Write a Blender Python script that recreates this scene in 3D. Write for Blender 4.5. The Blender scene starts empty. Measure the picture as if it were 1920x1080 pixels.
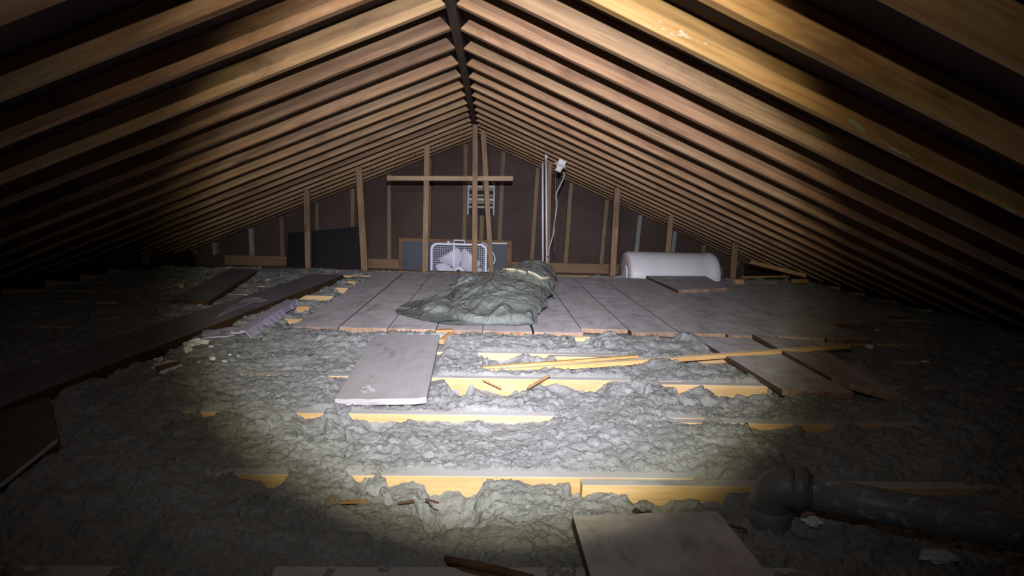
import bpy, bmesh, math, random
import numpy as np
from mathutils import Vector, Matrix

C = bpy.context.scene.collection
SC = bpy.context.scene
random.seed(7)
rng = np.random.default_rng(11)

# ------------------------------------------------------------------ camera
FPX = 1120.0                       # focal length in pixels of a 1920 wide frame
YAW, PITCH, ROLL = math.radians(2.376), math.radians(-8.159), math.radians(1.610)
CAM = Vector((0, 0, 0.70))         # z = 0 is the top of the ceiling joists
cy, sy, cp, sp = math.cos(YAW), math.sin(YAW), math.cos(PITCH), math.sin(PITCH)
FWD = Vector((sy*cp, cy*cp, sp))
RGT = Vector((cy, -sy, 0))
UPV = RGT.cross(FWD)
RGT, UPV = (math.cos(ROLL)*RGT + math.sin(ROLL)*UPV, -math.sin(ROLL)*RGT + math.cos(ROLL)*UPV)
cd = bpy.data.cameras.new('camera'); cam = bpy.data.objects.new('camera', cd); C.objects.link(cam)
cam.matrix_world = Matrix(((RGT.x, UPV.x, -FWD.x, CAM.x), (RGT.y, UPV.y, -FWD.y, CAM.y),
                           (RGT.z, UPV.z, -FWD.z, CAM.z), (0, 0, 0, 1)))
cd.sensor_width = 36.0; cd.lens = FPX*36.0/1920.0; cd.clip_start = 0.02
SC.camera = cam

def ray(x, y): return FWD + (x-960)/FPX*RGT - (y-540)/FPX*UPV
def at(x, y, Y):                   # the point of the place seen at a photo position, on the plane of depth Y
    d = ray(x, y); return CAM + d*(Y/d.y)
def on(x, y, z=0.0):               # ... or on the level z
    d = ray(x, y); return CAM + d*((z-CAM.z)/d.z)

# ------------------------------------------------------------------ world, exposure, torch light
w = bpy.data.worlds.new('dark'); SC.world = w; w.use_nodes = True
w.node_tree.nodes['Background'].inputs[0].default_value = (0.010, 0.006, 0.012, 1)
w.node_tree.nodes['Background'].inputs[1].default_value = 0.10
SC.view_settings.view_transform = 'Standard'; SC.view_settings.look = 'None'
SC.view_settings.gamma = 1.0; SC.view_settings.exposure = 0.0
try: SC.view_settings.use_curve_mapping = False
except Exception: pass
try:
    SC.cycles.max_bounces = 5; SC.cycles.diffuse_bounces = 3; SC.cycles.sample_clamp_indirect = 4.0
except Exception: pass

def torch(name, loc, aim, half, watts, stops, radius=0.012):
    """a hand torch: a spot lamp whose beam profile (brightness and tint against angle) is a ramp"""
    l = bpy.data.lights.new(name, 'SPOT'); o = bpy.data.objects.new(name, l); C.objects.link(o)
    o.location = loc
    o.rotation_euler = (Vector(aim)-Vector(loc)).to_track_quat('-Z', 'Y').to_euler()
    l.spot_size = math.radians(2*half); l.spot_blend = 0.25; l.energy = watts; l.shadow_soft_size = radius
    l.use_nodes = True
    nt = l.node_tree; n = nt.nodes; em = n['Emission']
    tc = n.new('ShaderNodeTexCoord'); sx = n.new('ShaderNodeSeparateXYZ'); nt.links.new(tc.outputs['Normal'], sx.inputs[0])
    ab = n.new('ShaderNodeMath'); ab.operation = 'ABSOLUTE'; nt.links.new(sx.outputs['Z'], ab.inputs[0])
    ac = n.new('ShaderNodeMath'); ac.operation = 'ARCCOSINE'; nt.links.new(ab.outputs[0], ac.inputs[0])
    dv = n.new('ShaderNodeMath'); dv.operation = 'DIVIDE'; nt.links.new(ac.outputs[0], dv.inputs[0]); dv.inputs[1].default_value = math.radians(half)
    rp = n.new('ShaderNodeValToRGB'); nt.links.new(dv.outputs[0], rp.inputs[0]); rp.color_ramp.interpolation = 'EASE'
    e = rp.color_ramp.elements
    while len(e) < len(stops): e.new(0.5)
    for k, (p, c) in enumerate(stops): e[k].position = p; e[k].color = (*c, 1)
    nt.links.new(rp.outputs[0], em.inputs['Color']); em.inputs['Strength'].default_value = 1.0
    return o

torch('torch_beam', (0.02, -0.02, 0.93), at(938, 510, 4.0), 31, 1120,
      [(0.0, (.94, .94, 1.0)), (0.26, (.86, .865, .93)), (0.48, (.52, .525, .57)), (0.64, (.32, .325, .345)), (0.80, (.175, .175, .155)), (0.90, (.05, .048, .030)), (1.0, (0, 0, 0))])
torch('head_torch', (-0.18, -0.02, 1.215), at(965, 405, 4.0), 52, 185,
      [(0.0, (.62, .58, .53)), (0.26, (.70, .63, .52)), (0.46, (.42, .355, .255)), (0.59, (.115, .10, .072)), (0.72, (.060, .061, .058)), (0.88, (.020, .0215, .021)), (1.0, (0, 0, 0))])

# ------------------------------------------------------------------ materials
def new_mat(name):
    m = bpy.data.materials.new(name); m.use_nodes = True
    nt = m.node_tree; b = nt.nodes['Principled BSDF']; return m, nt, b
def lk(nt, a, b): nt.links.new(a, b)
def noise(nt, vec, scale, detail=4, rough=.6, dim='3D', w=None, dist=0):
    n = nt.nodes.new('ShaderNodeTexNoise'); n.noise_dimensions = dim
    n.inputs['Scale'].default_value = scale; n.inputs['Detail'].default_value = detail
    n.inputs['Roughness'].default_value = rough; n.inputs['Distortion'].default_value = dist
    if vec is not None: lk(nt, vec, n.inputs['Vector'])
    if w is not None and dim == '4D': lk(nt, w, n.inputs['W'])
    return n.outputs['Fac']
def ramp(nt, fac, stops, interp='LINEAR'):
    r = nt.nodes.new('ShaderNodeValToRGB'); lk(nt, fac, r.inputs[0]); r.color_ramp.interpolation = interp
    e = r.color_ramp.elements
    while len(e) < len(stops): e.new(.5)
    for k, (p, c) in enumerate(stops):
        e[k].position = p; e[k].color = (*c, 1) if len(c) == 3 else c
    return r.outputs[0]
def mixc(nt, fac, a, b, mode='MIX'):
    m = nt.nodes.new('ShaderNodeMix'); m.data_type = 'RGBA'; m.blend_type = mode
    for s, v in ((m.inputs[0], fac), (m.inputs[6], a), (m.inputs[7], b)):
        if hasattr(v, 'type') and hasattr(v, 'node'): lk(nt, v, s)
        elif isinstance(v, (int, float)): s.default_value = v
        else: s.default_value = (*v, 1)
    return m.outputs[2]
def mapping(nt, scale, coord='Object', wofs=True):
    tc = nt.nodes.new('ShaderNodeTexCoord'); mp = nt.nodes.new('ShaderNodeMapping')
    mp.inputs['Scale'].default_value = scale; lk(nt, tc.outputs[coord], mp.inputs['Vector'])
    out = mp.outputs[0]
    oi = nt.nodes.new('ShaderNodeObjectInfo')
    mu = nt.nodes.new('ShaderNodeMath'); mu.operation = 'MULTIPLY'; mu.inputs[1].default_value = 37.0
    lk(nt, oi.outputs['Random'], mu.inputs[0])
    return out, mu.outputs[0], oi.outputs['Random']
def bump(nt, b, h, strength=.3, dist=.003):
    n = nt.nodes.new('ShaderNodeBump'); n.inputs['Strength'].default_value = strength; n.inputs['Distance'].default_value = dist
    lk(nt, h, n.inputs['Height']); lk(nt, n.outputs[0], b.inputs['Normal'])

def wood(name, cols, axis='X', dark=(.05, .025, .012), stain=.0, knots=True, rough=.75, vary=.35, dust=None, spec=.25, frass=None):
    """sawn timber: grain along the local axis, knots, a tone of its own for every piece"""
    m, nt, b = new_mat(name)
    st = {'X': (1.2, 22, 22), 'Y': (22, 1.2, 22), 'Z': (22, 22, 1.2)}[axis]
    v, w, r = mapping(nt, st)
    g = noise(nt, v, 2.2, 6, .65, '4D', w, .6)
    base = ramp(nt, g, [(.28, cols[0]), (.50, cols[1]), (.72, cols[2])])
    tone = ramp(nt, r, [(0, (1-vary, 1-vary*1.05, 1-vary*.95)), (.25, (1-vary*.15, 1-vary*.35, 1-vary*.30)), (.5, (1.0, .98, .92)), (.75, (1-vary*.45, 1-vary*.45, 1-vary*.35)), (1, (1+vary*.35, 1+vary*.30, 1+vary*.18))])
    c = mixc(nt, 1.0, base, tone, 'MULTIPLY')
    s2 = {'X': (1.5, 4, 4), 'Y': (4, 1.5, 4), 'Z': (4, 4, 1.5)}[axis]
    v2, w2, _ = mapping(nt, s2)
    blot = noise(nt, v2, 1.6, 5, .65, '4D', w2, .3)
    c = mixc(nt, ramp(nt, blot, [(.52, (0, 0, 0)), (.70, (.8, .8, .8))]), c, dark if not stain else tuple(stain), 'MIX')
    if knots:
        s3 = {'X': (2.2, 7, 7), 'Y': (7, 2.2, 7), 'Z': (7, 7, 2.2)}[axis]
        v3, w3, _ = mapping(nt, s3)
        vo = nt.nodes.new('ShaderNodeTexVoronoi'); vo.voronoi_dimensions = '4D'; vo.inputs['Scale'].default_value = .9
        lk(nt, v3, vo.inputs['Vector']); lk(nt, w3, vo.inputs['W'])
        c = mixc(nt, ramp(nt, vo.outputs['Distance'], [(.09, (.85, .85, .85)), (.19, (0, 0, 0))]), c, (cols[0][0]*.35, cols[0][1]*.28, cols[0][2]*.25))
    if frass:                                   # pale scraped and splashed patches
        v4, w4, _ = mapping(nt, {'X': (1.3, 5, 5), 'Y': (5, 1.3, 5), 'Z': (5, 5, 1.3)}[axis])
        fz = noise(nt, v4, 2.4, 5, .7, '4D', w4, .4)
        c = mixc(nt, ramp(nt, fz, [(frass, (0, 0, 0)), (frass+.03, (.9, .9, .9))]), c, (.46, .46, .38))
    if dust:
        v5, w5, _ = mapping(nt, (3, 3, 3))
        dn = noise(nt, v5, 3.0, 6, .7, '4D', w5)
        c = mixc(nt, ramp(nt, dn, [(.36, (.30, .30, .30)), (.60, (.92, .92, .92))]), c, dust)
        v6, w6, _ = mapping(nt, {'X': (2, 7, 7), 'Y': (7, 2.2, 7), 'Z': (7, 7, 2)}[axis])
        sm = noise(nt, v6, 1.5, 6, .7, '4D', w6, .6)
        c = mixc(nt, ramp(nt, sm, [(.56, (0, 0, 0)), (.70, (.72, .72, .72))]), c, tuple(q*.36 for q in dust))
    lk(nt, c, b.inputs['Base Color']); b.inputs['Roughness'].default_value = rough
    b.inputs['Specular IOR Level'].default_value = spec
    bump(nt, b, g, .25, .002)
    return m

def plain(name, col, rough=.6, metal=0, var=.12, scale=6, spec=.4, bmp=0):
    m, nt, b = new_mat(name)
    v, w, r = mapping(nt, (1, 1, 1))
    n = noise(nt, v, scale, 5, .65, '4D', w)
    lo = tuple(c*(1-var) for c in col); hi = tuple(min(1, c*(1+var)) for c in col)
    lk(nt, ramp(nt, n, [(.3, lo), (.7, hi)]), b.inputs['Base Color'])
    b.inputs['Roughness'].default_value = rough; b.inputs['Metallic'].default_value = metal
    b.inputs['Specular IOR Level'].default_value = spec
    if bmp: bump(nt, b, n, bmp, .004)
    return m

M = {}
M['rafter'] = wood('rafter pine', [(.225, .13, .075), (.37, .235, .135), (.51, .35, .205)], 'X', (.13, .06, .04), vary=.5)
M['rafter_pale'] = wood('rafter pine splashed', [(.27, .14, .055), (.41, .24, .10), (.52, .33, .15)], 'X', (.16, .08, .04), vary=.2, frass=.62)
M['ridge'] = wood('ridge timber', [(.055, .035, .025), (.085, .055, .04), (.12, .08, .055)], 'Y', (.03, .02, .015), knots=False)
M['stud'] = wood('stud timber', [(.17, .10, .065), (.26, .165, .105), (.34, .23, .15)], 'Z', (.10, .06, .04), vary=.2)
M['gstud'] = wood('gable stud timber', [(.17, .115, .07), (.24, .165, .105), (.31, .22, .145)], 'Z', (.12, .08, .05), vary=.15)
M['stud_grey'] = wood('weathered stud', [(.20, .20, .20), (.30, .31, .32), (.40, .41, .43)], 'Z', (.16, .15, .15), vary=.1)
M['plate'] = wood('plate timber', [(.19, .115, .065), (.27, .17, .10), (.34, .225, .14)], 'X', (.13, .08, .05), vary=.1)
M['beam'] = wood('cross timber', [(.30, .20, .13), (.40, .28, .19), (.48, .35, .24)], 'X', (.22, .14, .09), vary=.1)
M['joist_side'] = wood('joist pine face', [(.52, .31, .14), (.66, .44, .225), (.76, .55, .31)], 'X', (.46, .25, .11), vary=.12)
M['joist_top'] = wood('dusty joist top', [(.40, .37, .36), (.50, .47, .46), (.58, .55, .54)], 'X', (.36, .31, .28), knots=False, vary=.1, dust=(.50, .49, .50), rough=.95, spec=.1)
M['plank'] = wood('dusty plank', [(.30, .25, .24), (.40, .355, .35), (.48, .44, .44)], 'Y', (.17, .13, .125), vary=.16, dust=(.63, .595, .655), rough=.9, spec=.15)
M['plank_end'] = wood('plank sawn end', [(.24, .14, .10), (.38, .25, .18), (.50, .36, .28)], 'Z', (.16, .08, .05), knots=False, vary=.3)
M['plank_pale'] = wood('pale dusty plank', [(.34, .32, .34), (.42, .40, .425), (.49, .47, .50)], 'Y', (.27, .24, .25), vary=.05, dust=(.43, .41, .44), rough=.9, spec=.15)
M['plank_dark'] = wood('dark stained plank', [(.12, .09, .085), (.17, .135, .13), (.22, .18, .18)], 'Y', (.07, .05, .045), vary=.1, rough=.85, dust=(.24, .22, .26))
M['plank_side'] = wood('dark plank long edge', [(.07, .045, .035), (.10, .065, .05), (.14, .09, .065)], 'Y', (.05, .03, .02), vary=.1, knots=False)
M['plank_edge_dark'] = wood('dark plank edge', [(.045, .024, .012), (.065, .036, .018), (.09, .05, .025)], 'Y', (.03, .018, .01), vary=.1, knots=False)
M['trim'] = wood('orange trim strip', [(.52, .29, .11), (.66, .40, .17), (.74, .49, .23)], 'X', (.42, .22, .08), vary=.1, knots=False, rough=.5)
M['trim_top'] = wood('trim strip dusty top', [(.42, .31, .19), (.52, .40, .26), (.60, .48, .33)], 'X', (.36, .27, .18), vary=.1, knots=False, rough=.7)
M['scrap'] = wood('scrap timber', [(.33, .19, .09), (.44, .27, .135), (.52, .35, .19)], 'X', (.26, .15, .08), vary=.2)
M['bark'] = wood('brown stick', [(.10, .05, .03), (.16, .085, .05), (.22, .12, .075)], 'X', (.07, .035, .02), vary=.2, knots=False)
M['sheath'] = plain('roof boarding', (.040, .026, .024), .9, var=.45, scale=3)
M['hardboard'] = plain('gable fibreboard', (.085, .060, .055), .9, var=.22, scale=2.2, spec=.15)
M['plaster'] = plain('ceiling board below', (.16, .15, .14), .95)
M['white_plastic'] = plain('white plastic', (.72, .72, .77), .45, var=.04)
M['fan_white'] = plain('fan white enamel', (.60, .61, .72), .4, var=.04)
M['fan_blade'] = plain('fan blade', (.66, .64, .76), .4, var=.03)
M['wire'] = plain('fan grille wire', (.52, .53, .65), .4, var=.02)
M['navy'] = plain('dark blue board', (.040, .042, .070), .55, var=.15)
M['black'] = plain('black board', (.008, .008, .011), .7, var=.2)
M['frame_wood'] = wood('frame moulding', [(.13, .065, .03), (.19, .10, .05), (.25, .14, .075)], 'X', (.09, .045, .02), vary=.05, knots=False)
M['vent_slat'] = plain('vent slat', (.66, .57, .46), .7, var=.2)
M['vent_dim'] = plain('dull vent slat', (.32, .28, .24), .7, var=.2)
M['vent_metal'] = plain('vent frame', (.22, .22, .26), .5, .3, var=.15)
M['rod'] = plain('white enamel rod', (.62, .61, .68), .3, var=.05)
M['porcelain'] = plain('white porcelain', (.78, .77, .82), .25, var=.02)
M['cable'] = plain('grey cable', (.34, .31, .31), .6)
M['chain'] = plain('bead chain', (.30, .26, .24), .4, .6)
M['gasket'] = plain('pinkish roll end', (.58, .47, .48), .7, var=.08)
M['crumb'] = plain('white foam crumb', (.74, .76, .80), .9, var=.1, scale=30, bmp=.4)
M['lilac'] = plain('lilac grey vinyl strip', (.46, .44, .58), .55, var=.12, scale=14)
M['lilac_dull'] = plain('dull torn sheet', (.30, .28, .36), .7, var=.15)
M['sheetgrey'] = plain('grey hardboard', (.13, .115, .10), .85, var=.2)
M['sheet_edge'] = plain('pale sheet edge', (.42, .44, .50), .8, var=.1)
M['tie'] = plain('yellow drawstring', (.46, .42, .27), .5, var=.08)

# insulation: grey wool, specked and bumpy
m, nt, b = new_mat('grey loose wool')
v, w_, r_ = mapping(nt, (1, 1, 1))
n1 = noise(nt, v, 12, 6, .75); n2 = noise(nt, v, 95, 5, .75); n3 = noise(nt, v, 2.2, 3, .5); n4 = noise(nt, v, 240, 3, .7)
c = ramp(nt, n1, [(.30, (.325, .325, .333)), (.52, (.415, .415, .426)), (.72, (.49, .49, .50))])
c = mixc(nt, ramp(nt, n2, [(.30, (.8, .8, .8)), (.42, (0, 0, 0))]), c, (.15, .15, .145))
c = mixc(nt, ramp(nt, n2, [(.60, (0, 0, 0)), (.70, (.7, .7, .7))]), c, (.60, .61, .62))
c = mixc(nt, ramp(nt, n3, [(.4, (0, 0, 0)), (.7, (.3, .3, .3))]), c, (.355, .352, .328))
lk(nt, c, b.inputs['Base Color']); b.inputs['Roughness'].default_value = 1; b.inputs['Specular IOR Level'].default_value = .03
ad = nt.nodes.new('ShaderNodeMath'); ad.operation = 'MULTIPLY_ADD'; ad.inputs[1].default_value = .4
lk(nt, n4, ad.inputs[0]); lk(nt, n2, ad.inputs[2])
bump(nt, b, ad.outputs[0], 1.0, .010)
M['wool'] = m

# polythene sack
m, nt, b = new_mat('grey green polythene')
v, w_, r_ = mapping(nt, (1, 1, 1))
n1 = noise(nt, v, 6, 4, .5)
lk(nt, ramp(nt, n1, [(.3, (.215, .240, .230)), (.7, (.265, .290, .282))]), b.inputs['Base Color'])
b.inputs['Roughness'].default_value = .30; b.inputs['Specular IOR Level'].default_value = 1.0
mpn = nt.nodes.new('ShaderNodeMapping'); mpn.inputs['Scale'].default_value = (1, .35, 1); mpn.inputs['Rotation'].default_value = (0, 0, .7); lk(nt, v, mpn.inputs['Vector'])
n5 = noise(nt, mpn.outputs[0], 5.5, 1.5, .5, dist=1.0); n6 = noise(nt, v, 9, 1.0, .5, dist=1.6)
rd = ramp(nt, n5, [(.42, (0, 0, 0)), (.5, (1, 1, 1)), (.58, (0, 0, 0))]); rd2 = ramp(nt, n6, [(.45, (0, 0, 0)), (.5, (.6, .6, .6)), (.55, (0, 0, 0))])
ad = nt.nodes.new('ShaderNodeMath'); ad.operation = 'ADD'; lk(nt, rd, ad.inputs[0]); mu = nt.nodes.new('ShaderNodeMath'); mu.operation = 'MULTIPLY'; mu.inputs[1].default_value = .5; lk(nt, rd2, mu.inputs[0]); lk(nt, mu.outputs[0], ad.inputs[1])
bump(nt, b, ad.outputs[0], .6, .016)
b.inputs['Coat Weight'].default_value = .6; b.inputs['Coat Roughness'].default_value = .12
M['sack'] = m

# cast iron pipe with pale lime splashes
m, nt, b = new_mat('black pipe splashed with lime')
v, w_, r_ = mapping(nt, (.6, 1, 1))
n1 = noise(nt, v, 34, 6, .72); n2 = noise(nt, v, 80, 4, .7); n3 = noise(nt, v, 3.0, 3, .5)
c = ramp(nt, n3, [(.3, (.125, .135, .165)), (.7, (.19, .205, .245))])
mk = nt.nodes.new('ShaderNodeMath'); mk.operation = 'MULTIPLY'
lk(nt, ramp(nt, n1, [(.53, (0, 0, 0)), (.60, (.85, .85, .85))]), mk.inputs[0]); lk(nt, ramp(nt, n2, [(.40, (0, 0, 0)), (.6, (1, 1, 1))]), mk.inputs[1])
c = mixc(nt, mk.outputs[0], c, (.55, .58, .63))
lk(nt, c, b.inputs['Base Color']); b.inputs['Roughness'].default_value = .45; b.inputs['Specular IOR Level'].default_value = .5
bump(nt, b, n2, .15, .002)
M['pipe'] = m
M['fitting'] = plain('black pipe fitting', (.135, .132, .137), .5, var=.2, scale=12, spec=.45)
M['rust'] = plain('rusty collar ring', (.12, .075, .05), .8, var=.3, scale=20)

# ------------------------------------------------------------------ mesh helpers
class MB:
    def __init__(s): s.v = []; s.f = []; s.mi = []
    def add(s, vs, fs, mi=0):
        o = len(s.v); s.v += [tuple(p) for p in vs]
        s.f += [tuple(o+i for i in f) for f in fs]
        s.mi += (list(mi) if isinstance(mi, (list, tuple)) else [mi]*len(fs)); return s
    def box(s, lo, hi, mi=0, mtop=None):
        x0, y0, z0 = lo; x1, y1, z1 = hi
        vs = [(x0,y0,z0),(x1,y0,z0),(x1,y1,z0),(x0,y1,z0),(x0,y0,z1),(x1,y0,z1),(x1,y1,z1),(x0,y1,z1)]
        fs = [(0,3,2,1),(4,5,6,7),(0,1,5,4),(1,2,6,5),(2,3,7,6),(3,0,4,7)]
        return s.add(vs, fs, [mi, mi if mtop is None else mtop, mi, mi, mi, mi])
    def bar(s, p0, p1, wd, th, side=(1, 0, 0), mi=0, mtop=None, seg=1):
        """square bar between two points; `wd` along `side`, `th` across it"""
        p0, p1 = Vector(p0), Vector(p1); d = (p1-p0).normalized(); a = Vector(side); a = (a-d*a.dot(d)).normalized(); n = d.cross(a)
        vs = []; fs = []
        for k in range(seg+1):
            p = p0.lerp(p1, k/seg)
            for sa, sn in ((-1,-1),(1,-1),(1,1),(-1,1)): vs.append(p+a*sa*wd/2+n*sn*th/2)
        mis = []
        for k in range(seg):
            o = 4*k
            for j in range(4):
                fs.append((o+j, o+(j+1)%4, o+4+(j+1)%4, o+4+j)); mis.append(mi)
        fs += [(3,2,1,0), tuple(4*seg+j for j in range(4))]; mis += [mi, mi]
        return s.add(vs, fs, mis)
    def tube(s, pts, r, n=10, cap=True, mi=0):
        pts = [Vector(p) for p in pts]; vs = []; fs = []
        rr = r if isinstance(r, (list, tuple)) else [r]*len(pts)
        up = Vector((0, 0, 1))
        t0 = (pts[1]-pts[0]).normalized()
        a = t0.cross(up if abs(t0.z) < .9 else Vector((1, 0, 0))).normalized()
        for k, p in enumerate(pts):
            t = (pts[min(k+1, len(pts)-1)]-pts[max(k-1, 0)]).normalized()
            a = (a-t*a.dot(t)).normalized(); bb = t.cross(a)
            for j in range(n):
                q = 2*math.pi*j/n; vs.append(p+(a*math.cos(q)+bb*math.sin(q))*rr[k])
        for k in range(len(pts)-1):
            for j in range(n): fs.append((k*n+j, k*n+(j+1)%n, (k+1)*n+(j+1)%n, (k+1)*n+j))
        if cap: fs += [tuple(range(n-1, -1, -1)), tuple((len(pts)-1)*n+j for j in range(n))]
        return s.add(vs, fs, mi)
    def prism(s, poly, z0, z1, mi=0, mtop=None):
        n = len(poly)
        vs = [(x, y, z0) for x, y in poly]+[(x, y, z1) for x, y in poly]
        fs = [tuple(range(n-1, -1, -1)), tuple(range(n, 2*n))]+[(j, (j+1) % n, n+(j+1) % n, n+j) for j in range(n)]
        return s.add(vs, fs, [mi, mi if mtop is None else mtop]+[mi]*n)
    def lathe(s, prof, n=24, axis='Z', o=(0, 0, 0), mi=0):
        vs = []; fs = []
        for r, h in prof:
            for j in range(n):
                q = 2*math.pi*j/n; x, y = r*math.cos(q), r*math.sin(q)
                p = {'Z': (x, y, h), 'X': (h, x, y), 'Y': (y, h, x)}[axis]
                vs.append((p[0]+o[0], p[1]+o[1], p[2]+o[2]))
        for k in range(len(prof)-1):
            for j in range(n): fs.append((k*n+j, k*n+(j+1) % n, (k+1)*n+(j+1) % n, (k+1)*n+j))
        fs += [tuple(range(n-1, -1, -1)), tuple((len(prof)-1)*n+j for j in range(n))]
        return s.add(vs, fs, mi)
    def build(s, name, mats, parent=None, loc=None, smooth=False, bevel=0, rot=None):
        if not isinstance(mats, (list, tuple)): mats = [mats]
        me = bpy.data.meshes.new(name)
        vs = s.v
        if loc is None and parent is None:                     # origin at the foot of the piece
            a = np.array(vs); loc = Vector(((a[:,0].min()+a[:,0].max())/2, (a[:,1].min()+a[:,1].max())/2, a[:,2].min()))
            vs = [tuple(Vector(p)-loc) for p in vs]
        me.from_pydata([tuple(p) for p in vs], [], s.f); me.update()
        for mm in mats: me.materials.append(mm)
        me.polygons.foreach_set('material_index', s.mi)
        bm = bmesh.new(); bm.from_mesh(me); bmesh.ops.recalc_face_normals(bm, faces=bm.faces); bm.to_mesh(me); bm.free()
        if smooth: me.polygons.foreach_set('use_smooth', [True]*len(me.polygons))
        o = bpy.data.objects.new(name, me); C.objects.link(o)
        if parent is not None: o.parent = parent
        if loc is not None: o.location = loc
        if rot is not None: o.rotation_euler = rot
        if bevel:
            bv = o.modifiers.new('bevel', 'BEVEL'); bv.width = bevel; bv.segments = 2; bv.limit_method = 'ANGLE'
        return o

def tag(o, label, cat, group=None, kind=None):
    if label: o['label'] = label
    if cat: o['category'] = cat
    if group: o['group'] = group
    if kind: o['kind'] = kind
    return o
def struct(o): o['kind'] = 'structure'; return o
def empty(name, loc, label, cat, group=None, rot=(0, 0, 0)):
    o = bpy.data.objects.new(name, None); C.objects.link(o); o.location = loc; o.rotation_euler = rot; o.empty_display_size = .05
    return tag(o, label, cat, group)
ORD = ['first','second','third','fourth','fifth','sixth','seventh','eighth','ninth','tenth','eleventh','twelfth','thirteenth',
       'fourteenth','fifteenth','sixteenth','seventeenth','eighteenth','nineteenth','twentieth','twenty-first','twenty-second','twenty-third','twenty-fourth']

# ------------------------------------------------------------------ roof
RX, RZ, T = -0.165, 1.46, 5/12.0        # ridge line (rafters' lower edges meet there) and roof slope
HALF = 3.55; YN, YF = 0.0, 7.72
RD = 0.098                              # rafter depth measured plumb
def roofz(x): return RZ - T*abs(x-RX)
mb = MB()
for s in (-1, 1):
    xe = RX+s*HALF; z0 = RZ+RD; z1 = roofz(xe)+RD
    mb.add([(RX,YN,z0),(xe,YN,z1),(xe,YF,z1),(RX,YF,z0),(RX,YN,z0+.02),(xe,YN,z1+.02),(xe,YF,z1+.02),(RX,YF,z0+.02)],
           [(0,1,2,3),(7,6,5,4),(0,4,5,1),(1,5,6,2),(2,6,7,3),(3,7,4,0)])
struct(mb.build('ceiling', M['sheath']))
# gable wall, eaves walls, board below
mb = MB()
pts = [(RX-HALF, -.20), (RX+HALF, -.20), (RX+HALF, roofz(RX+HALF)+RD-.004), (RX, RZ+RD-.004), (RX-HALF, roofz(RX-HALF)+RD-.004)]
vs = [(x, 7.665, z) for x, z in pts]+[(x, 7.70, z) for x, z in pts]
mb.add(vs, [(0,1,2,3,4),(9,8,7,6,5)]+[(j,(j+1)%5,5+(j+1)%5,5+j) for j in range(5)])
struct(mb.build('wall_back', M['hardboard']))
for s, nm in ((-1, 'wall_left'), (1, 'wall_right')):
    xa = RX+s*(HALF-.03); xb = RX+s*HALF
    struct(MB().box((min(xa, xb), YN, -.20), (max(xa, xb), 7.66, roofz(RX+s*HALF)+RD-.02)).build(nm, M['sheath']))
struct(MB().box((RX-HALF, YN, -.225), (RX+HALF, YF, -.20)).build('floor', M['plaster']))

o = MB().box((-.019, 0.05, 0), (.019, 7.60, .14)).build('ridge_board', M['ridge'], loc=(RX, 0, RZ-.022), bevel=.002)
tag(o, 'dark ridge board running along the peak of the roof', 'ridge board')

RY = [1.128+.335*k for k in range(-3, 20)]
NR = len(RY)
L = (HALF-.06)/math.cos(math.atan(T)); ANG = math.atan(T)
def rafter_mesh(s, seed):
    """one rafter, local x runs down the slope from the ridge, plumb cut at the ridge"""
    r = random.Random(seed); mb = MB(); n = 14; wd = .038; vs = []; fs = []
    bow = r.uniform(-.010, .010); dp = RD*math.cos(ANG)-.001
    for k in range(n+1):
        t = k/n; x = t*L; yb = bow*math.sin(math.pi*t)+r.uniform(-.0012, .0012); zb = r.uniform(-.0012, .0012)
        if k == 0: yb = 0
        for (dy, dz) in ((-1, 0), (1, 0), (1, 1), (-1, 1)):
            xo = x + (dz*dp*math.tan(ANG) if k == 0 else 0)
            vs.append((xo, yb+dy*wd/2, (zb if dz == 0 else 0)+dz*dp))
    for k in range(n):
        o = 4*k
        for j in range(4): fs.append((o+j, o+(j+1)%4, o+4+(j+1)%4, o+4+j))
    fs += [(3,2,1,0), tuple(4*n+j for j in range(4))]
    return mb.add(vs, fs)
for s in (-1, 1):
    for i, y in enumerate(RY):
        r = random.Random(100*s+i)
        yy = y+r.uniform(-.012, .012)
        mat = M['rafter_pale'] if (s == 1 and i in (3, 4, 5)) else M['rafter']
        o = rafter_mesh(s, 1000*s+i).build('rafter', mat, loc=(RX+s*.020, yy, RZ-T*.020))
        # local x down the slope; the right-hand run is turned about z for the left slope
        if s == 1: o.rotation_euler = (0, ANG, 0)
        else:
            o.rotation_euler = (0, ANG, math.pi)
        o.modifiers.new('bevel', 'BEVEL').width = .002
        k = NR-1-i
        tag(o, '%s-slope roof rafter, %s counting from the gable wall' % ('left' if s < 0 else 'right', ORD[k]), 'rafter',
            '%s-slope rafters' % ('left' if s < 0 else 'right'))

# ------------------------------------------------------------------ joists
W = .038
JY = [0.62, 1.07, 1.49, 1.935, 2.353, 2.76, 3.14, 3.47, 3.88, 4.31, 4.72, 5.12, 5.50]     # back edge of the top
LAPX = [.5, .62, .55, .74, .80, .62, .9, .9, .9, .9, .9, .9, .9]
def joist(x0, x1, yb, lab, grp, ztop=0.0):
    mb = MB(); mb.box((x0, yb-W, -.19), (x1, yb, ztop), 0, 1)
    o = mb.build('ceiling_joist', [M['joist_side'], M['joist_top']], bevel=.0025)
    tag(o, lab, 'joist', grp)
for i, y in enumerate(JY):
    joist(-3.40, LAPX[i], y, 'left run ceiling joist crossing the floor, %s counting from the camera' % ORD[i], 'left run ceiling joists')
    joist(LAPX[i]-.30, 3.30, y-.042, 'right run ceiling joist lapped on the near side, %s counting from the camera' % ORD[i], 'right run ceiling joists')

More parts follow.
